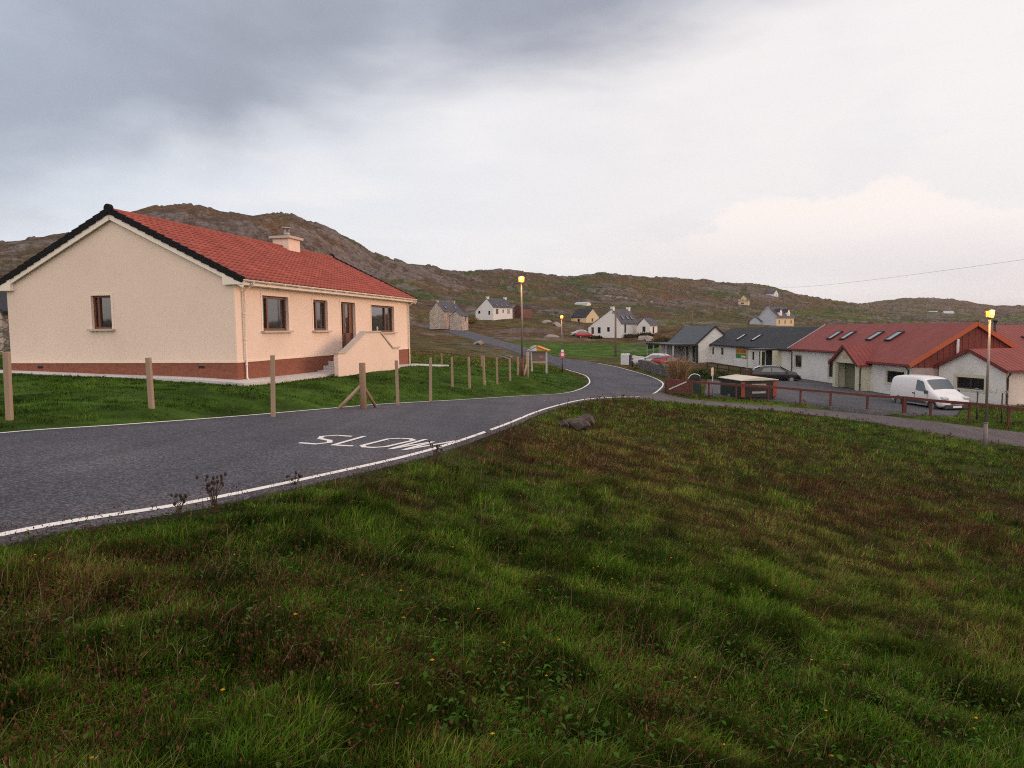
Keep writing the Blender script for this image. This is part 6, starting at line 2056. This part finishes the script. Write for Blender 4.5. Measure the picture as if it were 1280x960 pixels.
G0, G1 = (0.018, 0.032, 0.010), (0.055, 0.085, 0.022)
B0_, B1_ = (0.05, 0.035, 0.018), (0.13, 0.075, 0.035)
sh_list = [(893, 466, 60, 1.1, 1.1, G0, G1, 'green garden shrub left of the sign post in front of the shop'), (906, 468, 58, 1.2, 1.05, G0, G1, 'green garden shrub behind the left side of the trailer'), (918, 469, 57, .8, .6, G0, B1_, 'brownish green garden shrub under the garden bench'),
           (877, 465, 58, 1.0, 1.1, G0, G1, 'green shrub behind the domed bin'), (830, 420, 128, 3.0, 2.2, B0_, B1_, 'brown bush left of the veranda building roof'), (843, 414, 132, 3.2, 2.6, G0, B1_, 'dark mixed bush rising behind the veranda roof edge'),
           (854, 410, 136, 3.0, 2.6, B0_, B1_, 'brown bush above the left end of the grey roof'), (822, 424, 122, 2.4, 1.4, G0, G1, 'low green bush at the field edge left of the veranda building'), (836, 426, 118, 2.6, 1.3, G0, (0.07, 0.06, 0.025), 'olive bush behind the veranda posts'),
           (806, 419, 158, 2.0, 1.2, G0, (0.09, 0.08, 0.03), 'small bush at the wing of the croft house'), (788, 420, 160, 2.2, 0.8, G0, B1_, 'low dark bush along the front of the croft house'), (589, 400, 222, 3.2, 1.7, (0.14, 0.085, 0.03), (0.3, 0.18, 0.06), 'orange tan bush between the stone cottage and the white croft house'),
           (745, 420, 158, 1.8, .7, G0, B0_, 'low dark bush below the croft house gable')]
for k, (px, py, Y, rx, rz, c0, c1, lb) in enumerate(sh_list):
    shrub('shrub', lb, 'shrub', on_ground(px, py, Y), rx, rz, 1500 if rx < 1.5 else 2600, 0.07 if rx < 1.5 else 0.16, c0, c1, k + 3, 'shrubs about the village')


# ------------------------------------------------------------------ grass and wild plants on the bank
def blades(P, h, w, lean, cols, phi_f=None):
    """P roots (n,3); curved blades with 5 vertices each"""
    n = len(P)
    phi = RNG.uniform(0, 2 * PI, n)
    sd = np.stack([np.cos(phi), np.sin(phi), np.zeros(n)], 1) * (w / 2)[:, None]
    m = P + lean * 0.35 + np.array([0, 0, 1.0]) * (h * 0.55)[:, None]
    tip = P + lean + np.array([0, 0, 1.0]) * (h * (1 - 0.25 * np.clip(np.linalg.norm(lean, axis=1) / np.maximum(h, 1e-3), 0, 2)))[:, None]
    V = np.stack([P - sd, P + sd, m - sd * 0.75, m + sd * 0.75, tip], 1).reshape(-1, 3)
    b = np.arange(n)[:, None] * 5
    return V, b + np.array([[0, 1, 3, 2]]), b + np.array([[2, 3, 4]]), np.repeat(cols, 5, 0)


def scatter(n, r0, r1, amax=R(44), power=0.8):
    u = RNG.uniform(0, 1, n) ** power
    r = np.exp(math.log(r0) + (math.log(r1) - math.log(r0)) * u)
    a = RNG.uniform(-amax, amax, n)
    X, Y = np.sin(a) * r, np.cos(a) * r
    bad = in_poly(X, Y, HOUSE_POLY)
    for p in POLYS: bad |= in_poly(X, Y, p)
    X, Y, r = X[~bad], Y[~bad], r[~bad]
    return X, Y, r


def strip_dist(X, Y):
    d, _ = near_strip(X, Y)
    return d


X, Y, r = scatter(860000, 1.7, 78, power=0.92)
Z = terr(X, Y)
lawn = in_poly(X, Y, LAWN_POLY)
sdist = strip_dist(X, Y)
br = brownness(X, Y)
tuft = fbm(X / 0.45, Y / 0.45, 3, 91)
tall = fbm(X / 2.2, Y / 2.2, 3, 93)
n = len(X)
h = 0.085 + 0.14 * sstep(0.35, 0.7, tuft) * RNG.uniform(0.5, 1.2, n) + 0.07 * sstep(0.48, 0.7, tall) * RNG.uniform(0.2, 1, n) * sstep(2.5, 5, r)
h *= np.where(lawn, 0.55, 1.0) * (0.45 + 0.55 * sstep(0.0, 1.0, sdist)) * (0.66 + 0.2 * sstep(3, 9, r))
h = np.where(sdist < 0.15, h * 0.6, h)
w = np.maximum(RNG.uniform(0.0045, 0.0105, n), r * 0.00065)
la = RNG.normal(0, 1.5, n) + R(-25)
ll = h * np.abs(RNG.normal(0.45, 0.35, n))
lean = np.stack([np.cos(la) * ll, np.sin(la) * ll, np.zeros(n)], 1)
g = 0.45 * fbm(X / 1.4, Y / 1.4, 3, 95) + 0.55 * fbm(X / 0.22, Y / 0.22, 3, 94)
fb = fbm(X / 0.3, Y / 0.3, 3, 90)
gold = np.clip(blob(X, Y, 980, 700, 9.8, 1.3, 2.2) + blob(X, Y, 850, 640, 11, 1.5, 2.0) + blob(X, Y, 1120, 790, 7.2, 1.0, 1.6) + blob(X, Y, 800, 560, 17, 2.5, 3), 0, 1)
pal = np.array([[0.034, 0.074, 0.008], [0.066, 0.140, 0.012], [0.118, 0.190, 0.020], [0.165, 0.165, 0.030], [0.22, 0.165, 0.070], [0.135, 0.072, 0.032], [0.36, 0.28, 0.15]])
straw_z = np.clip(blob(X, Y, 770, 545, 17, 2.2, 3.0) + blob(X, Y, 940, 532, 24, 3.5, 3.5) + 0.6 * blob(X, Y, 1010, 690, 9.5, 1.0, 2.6) + .5 * blob(X, Y, 900, 620, 13, 1.5, 2.5), 0, 1)
kind = np.clip((RNG.normal(1.0, 0.75, n) + (g - 0.5) * 5 + 1.1 * gold).round(), 0, 3).astype(int)
u = RNG.uniform(0, 1, n)
kind = np.where(u < np.clip(br * 0.48 + 0.5 * sstep(0.56, 0.68, fb) * (0.22 + br), 0, .9), 5, kind)
kind = np.where((RNG.uniform(0, 1, n) < straw_z * 0.55) & ~lawn, np.where(RNG.uniform(0, 1, n) < .5, 4, 3), kind)
kind = np.where((u > 0.965 - 0.10 * br) & ~lawn, 4, kind)
kind = np.where((u > 0.992 - 0.02 * br) & ~lawn, 6, kind)
kind = np.where(lawn & (kind > 3), 1, kind)
cl_ = fbm(X / .9, Y / .9, 3, 98)
cols = pal[kind] * RNG.uniform(0.5, 1.5, (n, 1)) * (0.45 + 1.0 * sstep(.32, .66, fbm(X / .28, Y / .28, 2, 96)))[:, None] * (0.84 + 0.32 * sstep(.33, .66, cl_))[:, None]
h = h * (0.84 + 0.28 * sstep(.33, .66, cl_))
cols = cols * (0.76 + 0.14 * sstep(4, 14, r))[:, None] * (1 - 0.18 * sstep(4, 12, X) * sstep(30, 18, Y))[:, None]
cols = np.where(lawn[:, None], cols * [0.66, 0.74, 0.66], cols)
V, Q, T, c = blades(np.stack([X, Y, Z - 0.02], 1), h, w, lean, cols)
M_grass = attr_mat('grass_blades', 0.75, transl=0.3, fine=None)
tag(big_mesh('grass', V, Q, T, c, M_grass, False), kind='stuff')

# long bleached stalks bent by the wind
X, Y, r = scatter(13000, 1.8, 45, power=0.6)
ok = ~in_poly(X, Y, LAWN_POLY) & (strip_dist(X, Y) > 0.1) & (RNG.uniform(0, 1, len(X)) < 0.25 + 0.75 * sstep(0.45, 0.65, fbm(X / 1.9, Y / 1.9, 3, 97)))
X, Y, r = X[ok], Y[ok], r[ok]
n = len(X)
h = RNG.uniform(0.14, 0.36, n)
w = np.maximum(RNG.uniform(0.0018, 0.0035, n), r * 0.00042)
la = RNG.normal(0, 0.7, n) + R(-20); ll = h * np.abs(RNG.normal(0.6, 0.3, n))
lean = np.stack([np.cos(la) * ll, np.sin(la) * ll, np.zeros(n)], 1)
cols = np.array([[0.27, 0.20, 0.11]]) * RNG.uniform(0.45, 1.25, (n, 1))
V, Q, T, c = blades(np.stack([X, Y, terr(X, Y) - 0.02], 1), h, w, lean, cols)
tag(big_mesh('bleached_stalks', V, Q, T, c, M_grass, False), kind='stuff')


def octa(P, rad, hgt, cols):
    n = len(P)
    o = np.array([[1, 0, 0], [0, 1, 0], [-1, 0, 0], [0, -1, 0], [0, 0, 1], [0, 0, -1]], float)
    sc_ = np.stack([rad, rad, hgt], 1)
    V = (P[:, None] + o[None] * sc_[:, None]).reshape(-1, 3)
    t = np.array([[0, 1, 4], [1, 2, 4], [2, 3, 4], [3, 0, 4], [1, 0, 5], [2, 1, 5], [3, 2, 5], [0, 3, 5]])
    T = (np.arange(n)[:, None, None] * 6 + t[None]).reshape(-1, 3)
    return V, T, np.repeat(cols, 6, 0)


# dead seed heads, dark brown, on thin stems
X, Y, r = scatter(64000, 1.8, 42, power=0.66)
br = brownness(X, Y)
ok = ~in_poly(X, Y, LAWN_POLY) & (strip_dist(X, Y) > 0.12) & (RNG.uniform(0, 1, len(X)) < 0.12 + 0.7 * br)
X, Y, r = X[ok], Y[ok], r[ok]
n = len(X)
h = RNG.uniform(0.10, 0.27, n)
Z = terr(X, Y)
la = RNG.uniform(0, 2 * PI, n); ll = h * RNG.uniform(0.05, 0.35, n)
lean = np.stack([np.cos(la) * ll, np.sin(la) * ll, np.zeros(n)], 1)
w = np.maximum(0.0025, r * 0.0004)
stemc = np.array([[0.085, 0.048, 0.026]]) * RNG.uniform(0.6, 1.4, (n, 1))
V, Q, T, c = blades(np.stack([X, Y, Z - 0.02], 1), h, w, lean, stemc)
tips = V.reshape(-1, 5, 3)[:, 4]
hp, hr2, hc = [], [], []
for k in range(3):
    off = RNG.normal(0, 1, (n, 3)) * np.array([0.035, 0.035, 0.02]) * (k > 0)
    off[:, 2] -= 0.03 * k
    hp.append(tips + off); hr2.append(np.maximum(RNG.uniform(0.0032, 0.0062, n), r * 0.00055)); hc.append(np.array([[0.075, 0.034, 0.018]]) * RNG.uniform(0.5, 2.0, (n, 1)))
hp, hr2, hc = np.concatenate(hp), np.concatenate(hr2), np.concatenate(hc)
V2, T2, c2_ = octa(hp, hr2, hr2 * 2.0, hc)
tag(big_mesh('seed_heads', np.vstack([V, V2]), Q, np.vstack([T, T2 + len(V)]), np.vstack([c, c2_]), M_grass, False), kind='stuff')

# broad leaves of clover, plantain and dock low in the grass
X, Y, r = scatter(26000, 1.6, 16)
ok = ~in_poly(X, Y, LAWN_POLY) & (strip_dist(X, Y) > 0.2) & (RNG.uniform(0, 1, len(X)) < 0.15 + 0.85 * sstep(0.45, 0.62, fbm(X / 0.8, Y / 0.8, 3, 99)))
X, Y, r = X[ok], Y[ok], r[ok]
n = len(X)
P = np.stack([X, Y, terr(X, Y) + RNG.uniform(0.02, 0.15, n)], 1)
az_ = RNG.uniform(0, 2 * PI, n); pit = RNG.uniform(-0.2, 0.9, n)
d = np.stack([np.cos(az_) * np.cos(pit), np.sin(az_) * np.cos(pit), np.sin(pit)], 1)
s = np.stack([-np.sin(az_), np.cos(az_), RNG.normal(0, .2, n)], 1)
ln = RNG.uniform(0.009, 0.024, n)[:, None]
wd_ = ln * RNG.uniform(0.3, 0.6, (n, 1))
V = np.stack([P - d * ln, P + s * wd_ - d * ln * .1 + [0, 0, .004], P + d * ln - [0, 0, .006], P - s * wd_ - d * ln * .1 + [0, 0, .004]], 1).reshape(-1, 3)
cols = np.array([[0.050, 0.098, 0.016]]) * RNG.uniform(0.5, 1.6, (n, 1)) * (1 + RNG.normal(0, .12, (n, 3)))
tag(big_mesh('broad_leaves', V, np.arange(4 * n).reshape(-1, 4), np.zeros((0, 3), int), np.repeat(np.clip(cols, .005, 1), 4, 0), M_grass, False), kind='stuff')

# scattered small flowers: hawkbit yellow, a few clover heads
X, Y, r = scatter(190, 2.0, 30)
ok = ~in_poly(X, Y, LAWN_POLY) & (strip_dist(X, Y) > 0.15)
X, Y, r = X[ok], Y[ok], r[ok]
n = len(X)
h = RNG.uniform(0.12, 0.30, n)
P = np.stack([X, Y, terr(X, Y) + h], 1)
pick = RNG.uniform(0, 1, n)
fc = np.where((pick < 0.72)[:, None], [[0.52, 0.27, 0.02]], np.where((pick < 0.95)[:, None], [[0.22, 0.10, 0.13]], [[0.55, 0.50, 0.38]])) * RNG.uniform(.6, 1.2, (n, 1))
rad = np.maximum(RNG.uniform(0.006, 0.011, n), r * 0.0005)
V1, Q1, T1, c1 = blades(np.stack([X, Y, terr(X, Y) - .02], 1), h + .02, np.full(n, .002), np.zeros((n, 3)) + [0.001, 0, 0], np.tile([[0.05, 0.08, 0.025]], (n, 1)))
V2, T2, c2_ = octa(P, rad, rad * 0.55, fc)
tag(big_mesh('wildflowers', np.vstack([V1, V2]), Q1, np.vstack([T1, T2 + len(V1)]), np.vstack([c1, c2_]), M_grass, False), kind='stuff')


# tall dead knapweed by the near road edge, dark against the asphalt
M_head = mat('dead_head', (0.030, 0.018, 0.014), .9)


def knapweed(label, px, py, Y, nst, hmax, seed):
    q = on_ground(px, py, Y)
    t = thing('dead_knapweed', label, 'wild plant', q, 0, 'dead plants by the road edge')
    rnd = random.Random(seed)
    sm = MB()
    heads = []
    for k in range(nst):
        hm = MB()
        heads.append(hm)
        a = rnd.uniform(0, 6.28); h_ = hmax * rnd.uniform(0.55, 1); l_ = h_ * rnd.uniform(0.05, 0.45)
        p1 = (l_ * .3 * math.cos(a), l_ * .3 * math.sin(a), h_ * .55); p2 = (l_ * math.cos(a), l_ * math.sin(a), h_)
        sm.tube([(rnd.uniform(-.04, .04), rnd.uniform(-.04, .04), -0.05), p1, p2], [0.004, 0.003, 0.002], n=5)
        hm.tube([(p2[0], p2[1], p2[2] - .012), (p2[0], p2[1], p2[2]), (p2[0], p2[1], p2[2] + .018), (p2[0], p2[1], p2[2] + .024)], [.006, .014, .012, .004], n=7)
        if rnd.random() < .45:
            b2 = (p1[0] + rnd.uniform(-.08, .08), p1[1] + rnd.uniform(-.08, .08), p1[2] + rnd.uniform(.08, .16))
            sm.tube([p1, b2], [.0025, .0018], n=5)
            hm2 = MB(); heads.append(hm2)
            hm2.tube([(b2[0], b2[1], b2[2] - .01), b2, (b2[0], b2[1], b2[2] + .016)], [.005, .012, .005], n=7)
    sm.build('stems', mat('dead_stem', (0.07, 0.045, 0.03), .9), t)
    for hm in heads: hm.build('seed_head', M_head, t)
    return t


knapweed('tallest cluster of dark dead knapweed heads standing against the asphalt', 268, 640, 6.4, 16, .36, 1)
knapweed('small dead knapweed stalks left of the tallest cluster by the white line', 225, 650, 6.0, 8, .22, 2)
knapweed('sparse dead knapweed stalks by the road edge line below the painted letters', 368, 610, 7.9, 9, .24, 3)
knapweed('dead knapweed in front of the painted letters where the edge line is worn away', 545, 578, 10.2, 12, .40, 4)

# tall straw coloured clump by the drystone wall
q = on_ground(848, 486, 47.5)
ps = thing('straw_clump', 'tall clump of bleached straw coloured stalks by the end of the drystone wall', 'ornamental grass', q, 0)
n = 900
a = RNG.uniform(0, 2 * PI, n); rad = RNG.uniform(0, .45, n)
P = np.stack([np.cos(a) * rad, np.sin(a) * rad, np.full(n, -.1)], 1)
h = RNG.uniform(1.3, 2.5, n); ll = h * np.abs(RNG.normal(.25, .2, n)); a2 = a + RNG.normal(0, .5, n)
V, Q, T, c = blades(P, h, RNG.uniform(.02, .045, n), np.stack([np.cos(a2) * ll, np.sin(a2) * ll, np.zeros(n)], 1), np.array([[0.32, 0.21, 0.115]]) * RNG.uniform(.4, 1.3, (n, 1)))
o = big_mesh('stalks', V, Q, T, c, M_grass, False); o.parent = ps

# ------------------------------------------------------------------ evening air
hz_m = bpy.data.materials.new('evening_haze')
hz_m.use_nodes = True
hn = NT(hz_m.node_tree)
for nd in list(hn.n): hn.n.remove(nd)
ho = hn.node('ShaderNodeOutputMaterial')
pv = hn.node('ShaderNodeVolumePrincipled', {'Color': (0.86, 0.80, 0.82, 1), 'Density': 0.00010, 'Anisotropy': 0.2})
hn.l.new(pv.outputs[0], ho.inputs['Volume'])
zmin = float(ZZ.min()) - 1.0
zmax = float(ZZ.max()) + 12.0
hb = MB().box(-4400, 4400, -4400, 4400, zmin, zmax).build('haze', hz_m)
tag(hb, kind='stuff')
